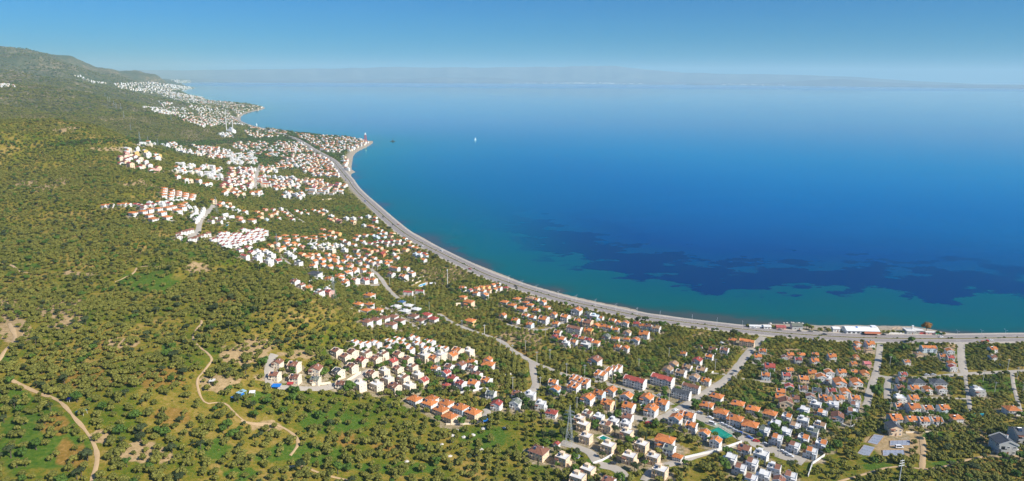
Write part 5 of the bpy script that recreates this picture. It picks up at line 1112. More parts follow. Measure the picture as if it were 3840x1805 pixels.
# --- utility poles
up = MB(); up.bar((0, 0, -.6), (0, 0, 10.5), .19, M_POLE, .12, 6); UP = up.mesh('pole'); ua = MB(); ua.box(-1.3, 1.3, -.08, .08, 9.7, 9.86, M_POLE); ua.bar((-.9, 0, 9.7), (0, 0, 8.9), .04, M_STEEL); ua.bar((.9, 0, 9.7), (0, 0, 8.9), .04, M_STEEL); UA = ua.mesh('crossarm'); ui = MB(); ui.bar((0, 0, 9.86), (0, 0, 10.25), .08, M_INS, n=6); UI = ui.mesh('insulator')
POLES = [('A', 292, 90, 'at the head of the pale fork'), ('A', 408, 50, 'in the dry grass over the fork'), ('A', 511, 152, 'on the near verge of the country road'), ('A', 628, 130, 'in the olives over the country road'), ('A', 778, 262, 'at the road end with double arms'), ('A', 940, 275, 'left of the terrace pair'), ('A', 1187, 330, 'before the red roofed apartments'), ('A', 294, 392, 'beside the lower lane'), ('A', 541, 390, 'where the short lane ends'), ('A', 870, 578, 'above the pylon in the dry lot'), ('A', 1216, 590, 'under the hotel rows'), ('A', 1535, 655, 'on the path toward the villas'),
  ('F', 52, 782, 'at the bare mound corner'), ('F', 228, 925, 'on the bend of the country road'), ('F', 368, 1020, 'halfway down the country road'), ('F', 515, 970, 'in the dry olive slope'), ('F', 793, 1070, 'at the olive clearing'), ('F', 740, 815, 'below the striped long house'), ('F', 617, 780, 'beside the grey cottage lane end'), ('F', 1273, 995, 'above the big brown roof'), ('F', 1800, 1178, 'in the green olive field'), ('F', 575, 735, 'behind the blue walled house'),
  ('G', 2107, 245, 'near the yellow house'), ('G', 2333, 292, 'on the wooded bend of the road'), ('H', 1460, 880, 'below the yellow house'), ('H', 1715, 935, 'where the road leaves the wood'), ('H', 1893, 1080, 'on the dry mound road'), ('H', 2033, 1170, 'at the mound foot'), ('H', 640, 372, 'beside the curving village road'), ('H', 928, 595, 'among the white hip roofs'), ('H', 1090, 665, 'behind the dark red roof'), ('H', 505, 215, 'at the village road head'), ('H', 445, 190, 'beside the lowest village row'),
  ('B', 260, 480, 'in front of the slate apartments'), ('B', 868, 270, 'beside the climbing inland street'), ('B', 674, 215, 'in the olive corner plot'), ('B', 916, 862, 'at the parking street corner'), ('B', 1247, 995, 'among the parked cars'), ('B', 610, 622, 'beside the villa row end'), ('B', 800, 715, 'before the front villas'), ('B', 650, 945, 'on the long boundary wall'), ('B', 1548, 1085, 'at the estate entrance wall'), ('B', 95, 650, 'behind the white hotel'), ('B', 258, 110, 'in the meadow over the terraces'),
  ('C', 580, 440, 'at the dusty street corner'), ('C', 1625, 215, 'beside the cross road'), ('C', 1710, 292, 'by the east dirt lane'), ('C', 1405, 315, 'in the middle olive block'), ('C', 563, 620, 'left of the brick house row'), ('C', 966, 445, 'behind the orange row'), ('C', 1507, 430, 'in the eastern olive block'), ('C', 210, 735, 'at the white estate gate'), ('C', 564, 190, 'in the eastern gardens'), ('C', 1758, 430, 'at the eastern olive edge')]
for c, x, y, ph in POLES:
    q = px1(c, x, y); e = empty('utility_pole', q, R(hr.uniform(-60, 20))); tag(e, 'pale utility pole '+ph, 'utility pole', 'utility poles through the settlement'); link('pole', UP, e); o = link('crossarm', UA, e)
    for dx in (-1.1, 0, 1.1): link('insulator', UI, o, (dx, 0, 0))
q = px1('C', 640, 1290); e = empty('power_pole', q, R(15)); tag(e, 'white power pole with three crossarms at the bottom of the frame', 'power pole'); b = MB(); b.bar((0, 0, -1), (0, 0, 19), .3, M_WHITE, .18, 8); link('pole', b.mesh('pole'), e)
for zz, L in ((15.5, 1.9), (17, 1.6), (18.5, 1.3)):
    b = MB(); b.box(-L, L, -.12, .12, zz-.12, zz+.12, M_WHITE); o = link('crossarm', b.mesh('crossarm'), e)
    for s in (-1, 1): b = MB(); b.bar((s*L, 0, zz-.1), (s*L, 0, zz-.8), .12, M_INS, n=6); link('insulator', b.mesh('insulator'), o)
# --- cars
CARC = dict(w=('white_car_paint', (.78, .78, .78)), s=('silver_car_paint', (.45, .47, .5)), d=('dark_car_paint', (.03, .035, .045)), r=('red_car_paint', (.5, .03, .03)), b=('blue_car_paint', (.03, .10, .38)), g=('grey_car_paint', (.18, .19, .2)), o=('orange_car_paint', (.55, .16, .05)))
cm = {}
def car_meshes(c, van):
    if (c, van) in cm: return cm[(c, van)]
    m = plain(*CARC[c], .3, .04, .3); b = MB(); L, W, z0, z1 = (2.15, .86, .35, .92) if not van else (2.5, .95, .4, 1.1)
    b.hexa([(-L, -W, z0), (L, -W, z0), (L, W, z0), (-L, W, z0)], [(-L*.98, -W*.95, z1*.95), (L*.94, -W*.95, z1*.88), (L*.94, W*.95, z1*.88), (-L*.98, W*.95, z1*.95)], m)
    x0, x1, x2, x3, h = (-1.75, .95, -1.2, .35, 1.45) if not van else (-2.44, 1.6, -2.4, .95, 2.05)
    b.hexa([(x0, -W*.93, z1*.9), (x1, -W*.93, z1*.88), (x1, W*.93, z1*.88), (x0, W*.93, z1*.9)], [(x2, -W*.76, h), (x3, -W*.76, h), (x3, W*.76, h), (x2, W*.76, h)], m)
    g = MB(); k = 1.012
    for s in (-1, 1):
        q = [(x0+.35, s*W*.93*k, z1), (x1-.3, s*W*.93*k, z1), (x3-.1, s*W*.79*k, h-.09), (x2+.2, s*W*.79*k, h-.09)]; g.face(q if s < 0 else q[::-1], M_GLASS)
    g.face([(x1+.012, -W*.85, z1*.95), (x1+.012, W*.85, z1*.95), (x3+.03, W*.70, h-.07), (x3+.03, -W*.70, h-.07)], M_GLASS); g.face([(x0-.012, W*.85, z1*.97), (x0-.012, -W*.85, z1*.97), (x2-.03, -W*.70, h-.07), (x2-.03, W*.70, h-.07)], M_GLASS)
    wh = MB(); wh.bar((0, -.11, 0), (0, .11, 0), .34, M_RUB, n=10); wh.bar((0, -.13, 0), (0, .13, 0), .19, M_METAL, n=8)
    cm[(c, van)] = (b.mesh('body'), g.mesh('windows'), wh.mesh('wheel'), L, W); return cm[(c, van)]
CARS = [('B', 537, 597, 'w', 0, -33, 'white car parked at the corner by the first front villa'), ('B', 632, 643, 'w', 0, -33, 'white hatchback parked before the second front villa'), ('B', 686, 668, 'd', 0, -33, 'dark car parked third along the villa kerb'), ('B', 650, 697, 'w', 1, -33, 'white van parked above the green court'), ('B', 743, 700, 'w', 0, -33, 'white car parked opposite the van'), ('B', 775, 715, 's', 0, -33, 'silver car parked behind the low red roof'), ('B', 820, 737, 's', 0, -33, 'pale silver car right of the green court street'), ('B', 870, 765, 's', 0, -33, 'silver car parked left of a bright blue one'), ('B', 912, 782, 'b', 0, -33, 'bright blue car parked in the street row'), ('B', 955, 798, 'g', 0, -33, 'grey car parked right of the bright blue one'), ('B', 985, 822, 'b', 0, -33, 'dark blue car at the end of the upper row'),
  ('B', 1045, 851, 'r', 0, -10, 'red car driving down the wide parking street'), ('B', 1160, 895, 'd', 0, 20, 'dark car standing across the wide street'), ('B', 1130, 880, 's', 0, -33, 'silver car in the lower parking row'), ('B', 1285, 945, 'w', 0, -33, 'white car in the lower parking row'), ('B', 1325, 968, 's', 0, -33, 'silver car near the lower street end'), ('B', 1352, 985, 'w', 0, -33, 'white car near the lower street end'), ('B', 832, 246, 'g', 0, 54, 'grey car on the climbing inland street'), ('B', 360, 500, 'd', 0, 40, 'dark car at the slate apartment corner'), ('B', 180, 442, 'w', 0, -33, 'white car outside the slate apartments'), ('B', 75, 692, 'r', 0, -20, 'red car under the path side trees'),
  ('B', 320, 575, 'w', 0, 40, 'white car at the street bend'), ('A', 1195, 1053, 'd', 0, 0, 'black car parked in the lane near the peach blocks'), ('A', 885, 995, 's', 0, 60, 'silver car hidden by bushes below the pylon'), ('A', 697, 525, 'w', 0, 60, 'white car on the shaded lower lane'), ('C', 652, 908, 'w', 1, 0, 'white van on the construction plot between slabs'), ('C', 1692, 917, 'w', 0, 100, 'white car parked beside the grey barn roofed house'), ('C', 960, 255, 's', 0, 0, 'silver car on the pale cross road'), ('C', 900, 258, 's', 0, 0, 'grey silver car left on the cross road'), ('C', 345, 335, 'd', 0, 80, 'dark car parked beside the orange row'),
  ('E', 993, 640, 'w', 0, -8, 'white car on the near carriageway opposite the pink apartment house'), ('E', 1490, 629, 'w', 0, -8, 'white car on the far carriageway by the beach kiosk'), ('E', 1815, 652, 'g', 0, -8, 'grey car on the far carriageway before the red kiosk'), ('E', 2065, 667, 'd', 0, -8, 'black car before the grey roofed beach house'), ('E', 2215, 673, 'g', 0, -8, 'grey car left of the beach thicket'), ('E', 2395, 712, 'd', 0, -5, 'black car on the carriageway by the median bush'), ('D', 740, 716, 'd', 0, -3, 'dark blue car before the white yard wall'), ('D', 1483, 746, 'w', 0, 0, 'white car on the carriageway past the green panels'), ('D', 2130, 788, 'w', 0, 0, 'white car following an orange truck'),
  ('K', 898, 83, 'b', 1, -70, 'blue van on the highway near the village bend'), ('K', 968, 114, 'w', 0, -65, 'white car on the highway near the village bend'), ('K', 1118, 320, 'b', 1, -55, 'pale blue van on the inland carriageway'), ('K', 1322, 500, 'd', 0, -50, 'dark car on the inland carriageway'), ('K', 1437, 588, 'd', 0, -48, 'dark car abreast of a red one'), ('K', 1495, 590, 'o', 1, -48, 'orange van on the beach carriageway'), ('K', 1765, 829, 'w', 0, -40, 'white car near the palm corner'), ('K', 1985, 888, 'w', 1, -35, 'white van on the beach carriageway'), ('H', 1550, 182, 'r', 0, -32, 'red car on the inland carriageway by the scrub'), ('H', 2070, 378, 'd', 0, -32, 'dark car on the inland carriageway by the beach cluster')]
for c, x, y, col, van, yw, lab in CARS:
    q = px1(c, x, y, .6); B_, G_, W_, L, W = car_meshes(col, van); on_hw = np.min(np.hypot(HW[:, 0]-q[0], HW[:, 1]-q[1])) < 13; s = math.hypot(q[0], q[1])
    e = empty('parked_car' if not on_hw and not van else 'van' if van else 'car', (q[0], q[1], gz(q[0], q[1])+(.46 if on_hw else .30)+s*1.2e-4), R(yw)); tag(e, lab, 'van' if van else 'car', 'vehicles along the highway' if on_hw else 'vehicles in the settlement'); link('body', B_, e); link('windows', G_, e)
    for sx in (-.62, .62):
        for sy in (-1, 1): link('wheel', W_, e, (sx*L, sy*W*.9, .34))
q = px1('D', 2052, 806, 1); e = empty('truck', (q[0], q[1], gz(q[0], q[1])+.55), 0); tag(e, 'orange flatbed truck driving along the near carriageway', 'truck'); b = MB(); b.box(-3.2, 1.4, -1.15, 1.15, .7, 1.5, plain(*CARC['o'], .5)); link('bed', b.mesh('bed'), e); b = MB(); b.hexa([(1.45, -1.1, .6), (3.3, -1.1, .6), (3.3, 1.1, .6), (1.45, 1.1, .6)], [(1.5, -1, 2.6), (2.9, -1, 2.6), (2.9, 1, 2.6), (1.5, 1, 2.6)], plain(*CARC['r'], .4)); link('cab', b.mesh('cab'), e)
for sx in (-2.2, 2.3):
    for sy in (-1, 1): link('wheel', car_meshes('w', 0)[2], e, (sx, sy*1.0, .45))
# --- flat ground things: court, pools, slabs
def quad_px(c, pts): return hit(*cr(c, pts).T)
def flat_slab(mb, Q, z0, z1, mat, inset=0.0):
    c = Q[:, :2].mean(0); P_ = [(*(c+(p[:2]-c)*(1-inset)), 0) for p in Q]
    if sum(P_[i][0]*P_[(i+1) % 4][1]-P_[(i+1) % 4][0]*P_[i][1] for i in range(4)) < 0: P_ = P_[::-1]
    mb.hexa([(x, y, z0) for x, y, _ in P_], [(x, y, z1) for x, y, _ in P_], mat)
Q = quad_px('B', [(630, 762), (706, 733), (833, 806), (740, 838)]); e = empty('sports_court'); tag(e, 'green netted sports court beside the parking street', 'sports court'); zc = Q[:, 2].mean()
b = MB(); flat_slab(b, Q, zc-2, zc+.35, M_TEAL); link('surface', b.mesh('surface'), e); b = MB()
for k in range(4):
    p, r = Q[k], Q[(k+1) % 4]; 
    for t in np.linspace(0, 1, 6): b.bar((p[0]+(r[0]-p[0])*t, p[1]+(r[1]-p[1])*t, zc), (p[0]+(r[0]-p[0])*t, p[1]+(r[1]-p[1])*t, zc+3.2), .06, M_GREENP)
    b.bar((p[0], p[1], zc+3.2), (r[0], r[1], zc+3.2), .06, M_GREENP); b.bar((p[0], p[1], zc+1.2), (r[0], r[1], zc+1.2), .1, M_GREENP)
link('fence', b.mesh('fence'), e)
for p in Q: block_disc(p[0], p[1], 6)
def pool(c, pts, wm, lab):
    Q = quad_px(c, pts); e = empty('swimming_pool'); tag(e, lab, 'swimming pool'); zc = Q[:, 2].mean()+.3; b = MB(); flat_slab(b, Q, zc-3, zc, M_DECK, -.45); link('deck', b.mesh('deck'), e); b = MB(); flat_slab(b, Q, zc-.5, zc+.03, wm); link('water', b.mesh('water'), e)
    b = MB()
    for k in range(4): b.bar((*Q[k][:2], zc+.06), (*Q[(k+1) % 4][:2], zc+.06), .22, M_WHITE)
    link('rim', b.mesh('rim'), e)
pool('A', [(1068, 822), (1108, 805), (1186, 842), (1112, 852)], M_POOL, 'teal swimming pool with a pale deck among peach blocks')
pool('H', [(940, 388), (985, 362), (1055, 345), (1045, 368)], M_POOLB, 'long pale blue pool behind the isolated white apartments')
pool('B', [(2, 530), (30, 520), (48, 530), (20, 545)], M_POOLB, 'small pale blue pool between the hotel rows')
pool('J', [(1790, 735), (1800, 702), (1865, 705), (1860, 738)], M_POOLB, 'light blue pool in front of the white blocks')
for pts, lab in [([(365, 865), (425, 797), (520, 808), (455, 885)], 'grey blue concrete slab in the upper left of the building plot'), ([(275, 960), (335, 893), (435, 915), (375, 995)], 'grey blue concrete slab in the lower left of the building plot'), ([(565, 895), (570, 850), (748, 848), (750, 892)], 'grey blue concrete slab in the upper right of the building plot'), ([(505, 985), (502, 937), (692, 935), (705, 985)], 'grey blue concrete slab in the lower right of the building plot')]:
    Q = quad_px('C', pts); e = empty('concrete_slab'); tag(e, lab, 'concrete slab', 'house foundations on the building plot'); zc = Q[:, 2].mean()+.35; b = MB(); flat_slab(b, Q, zc-3, zc, M_SLAB); link('slab', b.mesh('slab'), e); b = MB()
    for k in range(4): b.bar((*Q[k][:2], zc), (*Q[(k+1) % 4][:2], zc), .16, plain('formwork_wood', (.36, .22, .11), .9, .2))
    link('formwork', b.mesh('formwork'), e); b = MB()
    for u in np.linspace(.15, .85, 4):
        for v in (.2, .5, .8):
            p = (Q[0][:2]*(1-u)+Q[3][:2]*u)*(1-v)+(Q[1][:2]*(1-u)+Q[2][:2]*u)*v; b.bar((*p, zc), (*p, zc+.9), .12, M_STEEL)
    link('starter_bars', b.mesh('starter_bars'), e)
# --- walls and fences
def wall_line(c, pts, h, t, mat, name, lab, cat='wall'):
    P_ = hit(*cr(c, pts).T); b = MB(); 
    for (a0, a1) in zip(P_[:-1], P_[1:]):
        L = math.hypot(*(a1-a0)[:2]); n = max(1, int(L/5)); d = (a1-a0)[:2]/max(L, .1); nn = np.array([-d[1], d[0]])*t/2
        for k in range(n):
            p = a0[:2]+d*L*k/n; r = a0[:2]+d*L*(k+1)/n; zp, zr = gz(*p), gz(*r)
            b.hexa([(*(p-nn), zp-1.5), (*(r-nn), zr-1.5), (*(r+nn), zr-1.5), (*(p+nn), zp-1.5)], [(*(p-nn), zp+h), (*(r-nn), zr+h), (*(r+nn), zr+h), (*(p+nn), zp+h)], mat)
    tag(link(name, b.mesh(name)), lab, cat)
WP = wall_mat('w'); CP = wall_mat('c')
for c, pts, h, mat, lab in [('B', [(400, 1012), (520, 985), (650, 958), (780, 915), (915, 868)], 1.8, WP, 'long white boundary wall below the vacant lot'), ('A', [(1015, 1060), (1100, 1030), (1190, 980)], 1.4, WP, 'white retaining wall between two peach block lanes'), ('A', [(178, 272), (240, 262), (292, 250)], 1.4, WP, 'white garden wall in the scrub beside the orange house'), ('A', [(0, 395), (90, 385), (150, 375)], 1.2, WP, 'white wall along the lower olive lane'), ('A', [(190, 490), (200, 430)], 1.2, CP, 'cream wall beside the grey roofed house'),
   ('I', [(1240, 955), (1320, 920), (1415, 885)], 3, WP, 'long white retaining wall under the slate roofed villa'), ('I', [(1420, 990), (1535, 972)], 2, WP, 'white terrace wall left of the lattice pylon'), ('G', [(940, 770), (1010, 725), (1085, 680)], 2.2, CP, 'sloping cream retaining wall in the hillside estate'), ('G', [(590, 800), (700, 790), (780, 780)], 1.6, CP, 'low cream wall below the hillside estate'), ('G', [(2080, 880), (2200, 862), (2310, 838), (2400, 832)], 1.5, WP, 'white garden wall under the red roofed houses'), ('G', [(1945, 1195), (2060, 1195), (2170, 1190), (2300, 1165)], 1.2, CP, 'stone wall around the orange villa cluster'),
   ('H', [(893, 325), (960, 300), (1035, 272)], 2.2, CP, 'cream retaining wall behind the pale blue pool'), ('H', [(200, 640), (300, 665), (390, 705), (470, 710)], 1.5, WP, 'white wall around the walled lawns'), ('H', [(880, 372), (960, 335), (1040, 300)], 1.6, CP, 'lower cream wall beside the pale blue pool'), ('H', [(1390, 600), (1470, 595)], 3.4, CP, 'tan retaining wall below the orange roofed house in the dip'), ('C', [(710, 780), (830, 778), (1000, 770)], 1.2, CP, 'pale wall across the building plot top'), ('C', [(1487, 955), (1600, 945), (1700, 945)], 1.2, CP, 'pale kerb wall before the barn roofed house'), ('C', [(1465, 790), (1560, 780), (1665, 770)], 1.3, WP, 'white wall behind the barn roofed house'), ('C', [(105, 700), (215, 742), (270, 690)], 1.5, WP, 'white wall around the estate corner'), ('B', [(1510, 1175), (1550, 1060), (1660, 985)], 1.5, WP, 'white estate wall at the parking street end'), ('B', [(620, 255), (660, 232)], 1.2, WP, 'short white wall beside the terraces'), ('D', [(805, 702), (950, 704), (1110, 706)], 1.5, WP, 'white yard wall beside the highway'), ('M', [(1500, 1211), (1700, 1195)], 1.5, CP, 'pale wall in the olive village')]:
    wall_line(c, pts, h, .35, mat, 'garden_wall', lab)
for pts, mat, lab in [([(1205, 708), (1300, 710), (1385, 712)], M_REDP, 'red panel fence at the beach plot'), ([(1388, 712), (1460, 712), (1525, 710)], M_GREENP, 'green panel fence at the beach plot')]: wall_line('D', pts, 2.0, .2, mat, 'panel_fence', lab, 'fence')
def wire_fence(c, pts, lab):
    P_ = hit(*cr(c, pts).T); e = empty('wire_fence'); tag(e, lab, 'fence'); n = 0
    for a0, a1 in zip(P_[:-1], P_[1:]):
        L = math.hypot(*(a1-a0)[:2]); m = max(1, int(L/4)); 
        for k in range(m):
            p = a0+(a1-a0)*k/m; r = a0+(a1-a0)*(k+1)/m; b = MB(); z = gz(*p[:2]); z2 = gz(*r[:2]); b.bar((p[0], p[1], z-.4), (p[0], p[1], z+1.9), .10, M_POLE); link('post', b.mesh('post'), e); n += 1
            b = MB(); 
            for hh in (.6, 1.2, 1.8): b.bar((p[0], p[1], z+hh), (r[0], r[1], z2+hh), .025, M_STEEL)
            link('wire', b.mesh('wire'), e)
wire_fence('C', [(1425, 720), (1432, 800), (1460, 880), (1487, 955)], 'wire fence with pale posts before the barn roofed house')
# --- tarpaulins and sheds
def canopy(c, x, y, w, d, h, yaw, mat, lab, name='tarpaulin_shed', cat='shed'):
    q = px1(c, x, y, h*.7); e = empty(name, q, R(yaw)); tag(e, lab, cat); b = MB(); b.hexa([(-w/2, -d/2, h-.5), (w/2, -d/2, h-.5), (w/2, d/2, h), (-w/2, d/2, h)], [(-w/2, -d/2, h-.4), (w/2, -d/2, h-.4), (w/2, d/2, h+.1), (-w/2, d/2, h+.1)], mat); link('cover', b.mesh('cover'), e)
    for sx in (-1, 1):
        for sy in (-1, 1): b = MB(); b.bar((sx*(w/2-.2), sy*(d/2-.2), -.8), (sx*(w/2-.2), sy*(d/2-.2), h-.45 if sy < 0 else h-.05), .09, M_POLE); link('post', b.mesh('post'), e)
    return e
canopy('G', 233, 803, 5.5, 4, 2.4, 0, M_BLUE, 'bright blue tarpaulin canopy at the estate lane end'); canopy('Q', 2372, 457, 3.6, 3, 2.0, 10, M_BLUE, 'small blue tarpaulin cover below the orange villas'); canopy('P', 1785, 572, 4, 7, 2.2, -35, M_BLUE, 'blue sheeted shed beside the winding track'); canopy('P', 1812, 545, 4, 5, 2.4, -35, plain('pale_blue_sheet', (.32, .52, .62), .5, .2), 'pale blue sheeted lean-to behind the blue shed'); canopy('P', 610, 688, 5, 3, 2.0, -10, plain('teal_net', (.03, .22, .24), .8, .2), 'teal shade net beside the meadow track'); canopy('P', 517, 595, 1.7, 1.7, 2.2, 0, plain('deep_blue_plastic', (.01, .05, .45), .5, .1), 'small dark blue cabin by the sandy track'); canopy('P', 1893, 545, 3.5, 3, 2.2, 10, M_WHITE, 'small white shelter right of the blue shed'); canopy('P', 1593, 458, 3.2, 3, 2.4, 0, M_POLE, 'little pale hut above the blue shed'); canopy('C', 1380, 620, 7, 3, 2.1, 0, plain('turquoise_sheet', (.03, .42, .45), .5, .1), 'turquoise sheet roof in the square olive block'); canopy('C', 1573, 172, 2.4, 3, 2.6, 0, M_BLUE, 'blue tarpaulin hanging in the eastern olives'); canopy('J', 2190, 735, 1, 1, 1, 0, M_WHITE, 'tiny white cover in the village olives') if False else None
canopy('H', 1128, 345, 7, 4, 2.6, 10, M_WHITE, 'white canopy right of the long pale blue pool'); canopy('G', 372, 780, 4, 2.6, 2.1, 0, M_REDP, 'red awning in the cream estate garden'); canopy('E', 1325, 545, .5, .5, .5, 0, M_WHITE, 'x') if False else None
# --- beach buildings
q = px1('D', 438, 650, 2.5); e = empty('beach_restaurant', (q[0], q[1], gz(*q[:2])+.2), R(-3)); tag(e, 'long white roofed restaurant hall on the beach side of the highway', 'restaurant'); w, d, h = 31, 12, 3.6
b = wall_body(w, d, h, WP); link('wall', b.mesh('wall'), e); b = MB(); gable_roof(b, w, d, h, 1.7, plain('white_sheet_roof', (.74, .75, .74), .5, .1, .3), 'x', .7, .2); link('roof', b.mesh('roof'), e)
for k in range(7): link('window', window_mesh(2.6, 1.9), e, (-w/2+2.5+k*4.3, -d/2-.01, .8))
b = MB(); b.hexa([(0, -d/2-4, 2.3), (w/2, -d/2-4, 2.3), (w/2, -d/2-.01, 3), (0, -d/2-.01, 3)], [(0, -d/2-4, 2.45), (w/2, -d/2-4, 2.45), (w/2, -d/2-.01, 3.15), (0, -d/2-.01, 3.15)], M_AWN); link('awning', b.mesh('awning'), e)
b = MB(); b.box(w*.33, w*.47, -1, 3, h+.6, h+2.6, WP); b.box(w*.32, w*.48, -1.2, 3.2, h+2.602, h+2.8, M_WHITE); link('roof_room', b.mesh('roof_room'), e); b = MB(); b.box(-w*.16, -w*.11, -1.5, .5, h+1.2, h+2.1, M_BLUE); link('water_tank', b.mesh('water_tank'), e)
def hut(c, x, y, w, d, h, rise, wm, rm, lab, yaw=-4, name='beach_house', cat='beach house'):
    q = px1(c, x, y, h*.6); e = empty(name, (q[0], q[1], gz(*q[:2])+.2), R(yaw)); tag(e, lab, cat); link('wall', wall_body(w, d, h, wm, rise).mesh('wall'), e); b = MB(); gable_roof(b, w, d, h, rise, rm, 'x', .5, .18); link('roof', b.mesh('roof'), e); link('door', door_mesh(), e, (w*.2, -d/2, 0)); link('window', window_mesh(1.3, 1.25), e, (-w*.2, -d/2-.005, .9)); return e
hut('E', 2028, 606, 10, 7, 4.2, 1.6, wall_mat('g'), roof_mat('g'), 'grey roofed house on the beach among trees'); hut('E', 1820, 618, 9, 6, 2.8, 1.0, wall_mat('k'), tile_mat('rose_tile', (.42, .10, .09)), 'low beach house with rose red roof'); hut('D', 113, 640, 6.5, 6, 3.4, .8, WP, roof_mat('w'), 'small white beach house left of the restaurant'); hut('E', 1535, 608, 18, 4, 2.2, .5, WP, roof_mat('w'), 'long low white kiosk at the shingle edge'); hut('E', 1645, 612, 7, 5, 2.8, .7, WP, roof_mat('w'), 'small white kiosk with blue front on the beach'); hut('D', 1065, 665, 8, 9, 3.4, .3, wall_mat('g'), M_SOFFIT, 'flat grey beach house beside a white chimney'); hut('D', 1180, 660, 8, 7, 3.0, .4, wall_mat('g'), M_SOFFIT, 'low grey beach house left of the russet tree'); hut('D', 1340, 690, 9, 3, 2.6, .3, wall_mat('k'), M_SOFFIT, 'pink shed behind the red panels')
q = px1('D', 1105, 690); b = MB(); b.box(-.6, .6, -.6, .6, -.5, 7.5, WP); b.box(-.75, .75, -.75, .75, 7.502, 7.8, M_WHITE); o = link('white_chimney', b.mesh('white_chimney'), None, tuple(q)); tag(o, 'tall white chimney tower beside the grey beach house', 'chimney')
def single(kind, c, x, y, s, lab, name, cat):
    q = px1(c, x, y, 2.5); v = VAR[kind][hr.randrange(len(VAR[kind]))]; e = empty(name, (q[0], q[1], gz(*q[:2])), hr.uniform(0, 6), s); link('trunk', v[0], e); link('crown', v[1], e); tag(e, lab, cat)
single('russet', 'D', 1297, 645, 1.25, 'large russet brown tree on the beach', 'russet_tree', 'tree'); single('broad', 'D', 1440, 690, .8, 'round green tree behind the green panels', 'beach_tree', 'tree'); single('olive', 'D', 1520, 690, .9, 'olive bush at the end of the green panels', 'beach_tree', 'tree'); single('broad', 'E', 2165, 610, 1.1, 'dark green tree right of the grey beach house', 'beach_tree', 'tree'); single('olive', 'E', 2225, 620, 1.25, 'tan green tree beside the dark beach tree', 'beach_tree', 'tree'); single('olive', 'E', 2335, 640, 1.2, 'left olive of the beach thicket', 'beach_tree', 'tree'); single('pine', 'E', 2400, 630, .7, 'pine in the beach thicket', 'beach_tree', 'tree'); single('olive', 'E', 2450, 650, 1.1, 'right olive of the beach thicket', 'beach_tree', 'tree'); single('olive', 'E', 1400, 588, 1.0, 'olive bush left of the long white kiosk', 'beach_tree', 'tree'); single('olive', 'E', 1730, 605, 1.0, 'olive bush between the white kiosk and the rose roof', 'beach_tree', 'tree'); single('broad', 'D', 400, 660, .7, 'small palm green tree before the restaurant', 'beach_tree', 'tree'); single('broad', 'D', 480, 680, .6, 'small round tree before the restaurant awning', 'beach_tree', 'tree')
single('pine', 'E', 1220, 715, 1.35, 'big dark umbrella pine left of the pink apartment house', 'large_pine', 'pine'); single('pine', 'E', 70, 530, 1.2, 'right one of the dark verge pines', 'large_pine', 'pine'); single('pine', 'F', 1800, 612, 1.1, 'left one of the dark verge pines', 'large_pine', 'pine'); single('broad', 'E', 280, 575, .8, 'small verge tree right of the tan gabled house', 'verge_tree', 'tree'); single('broad', 'D', 1105, 790, 1.2, 'tall green tree reaching over the near carriageway', 'verge_tree', 'tree'); single('broad', 'D', 1010, 910, 1.5, 'broad bright green tree in the shaded garden block', 'verge_tree', 'tree'); single('broad', 'D', 820, 1040, 1.5, 'tall green tree by the narrow eastern street', 'verge_tree', 'tree'); single('pine', 'K', 1920, 955, 1.2, 'round dark pine at the village beach corner', 'large_pine', 'pine'); single('pine', 'K', 830, 880, 1.2, 'dark round pine in the village centre', 'large_pine', 'pine'); single('pine', 'K', 1390, 640, 1.3, 'dark pine clump by the highway bend', 'large_pine', 'pine'); single('broad', 'B', 500, 540, 1.4, 'round bright green tree at the villa street corner', 'corner_tree', 'tree'); single('broad', 'B', 143, 700, 1.0, 'bright green tree beside the red car', 'corner_tree', 'tree'); single('pine', 'B', 870, 835, 1.2, 'tall dark tree at the right end of the green court', 'corner_tree', 'tree'); single('broad', 'C', 440, 420, 1.7, 'large vivid green tree beside the side street', 'corner_tree', 'tree'); single('broad', 'G', 970, 850, 1.6, 'large deep green tree at the foot of the cream estate', 'corner_tree', 'tree'); single('broad', 'G', 105, 600, 1.5, 'dark green tree left of the cream estate', 'corner_tree', 'tree'); single('broad', 'H', 975, 110, 1.4, 'round dark green tree beside the beach bushes', 'corner_tree', 'tree'); single('broad', 'P', 1255, 260, 1.1, 'vivid green bush on the rusty slope', 'corner_tree', 'tree')
# --- mosque with two minarets, tower at the point, floating things
q = px1('N', 2030, 815); e = empty('mosque', (q[0], q[1], gz(*q[:2])), R(-20)); tag(e, 'white mosque with two slim minarets before the coastal town', 'mosque'); b = MB(); b.box(-13, 13, -10, 10, -3, 9, WP); b.box(-9, 9, -7, 7, 9.002, 13, WP); link('wall', b.mesh('wall'), e)
b = MB(); n = 16; ringp = [[(math.cos(2*math.pi*k/n)*6.5*math.cos(t), math.sin(2*math.pi*k/n)*6.5*math.cos(t), 13+6.5*math.sin(t)) for k in range(n)] for t in np.linspace(0, 1.5, 7)]
for A_, B_ in zip(ringp[:-1], ringp[1:]):
    for k in range(n): b.face([A_[k], A_[(k+1) % n], B_[(k+1) % n], B_[k]], plain('lead_dome', (.50, .52, .54), .5, .08))
link('dome', b.mesh('dome', True), e)
for s in (-1, 1): b = MB(); b.bar((s*14, -6, -3), (s*14, -6, 46), 1.5, WP, 1.1, 10); b.bar((s*14, -6, 33), (s*14, -6, 34.5), 2.3, WP, 2.3, 10); b.bar((s*14, -6, 46), (s*14, -6, 55), 1.3, plain('lead_cone', (.45, .47, .5), .5), .05, 10); link('minaret', b.mesh('minaret'), e)
q = px1('M', 2095, 410); e = empty('water_slide_tower', (q[0], q[1], gz(*q[:2]))); tag(e, 'red lattice tower with a white top at the tip of the point', 'tower'); b = MB()
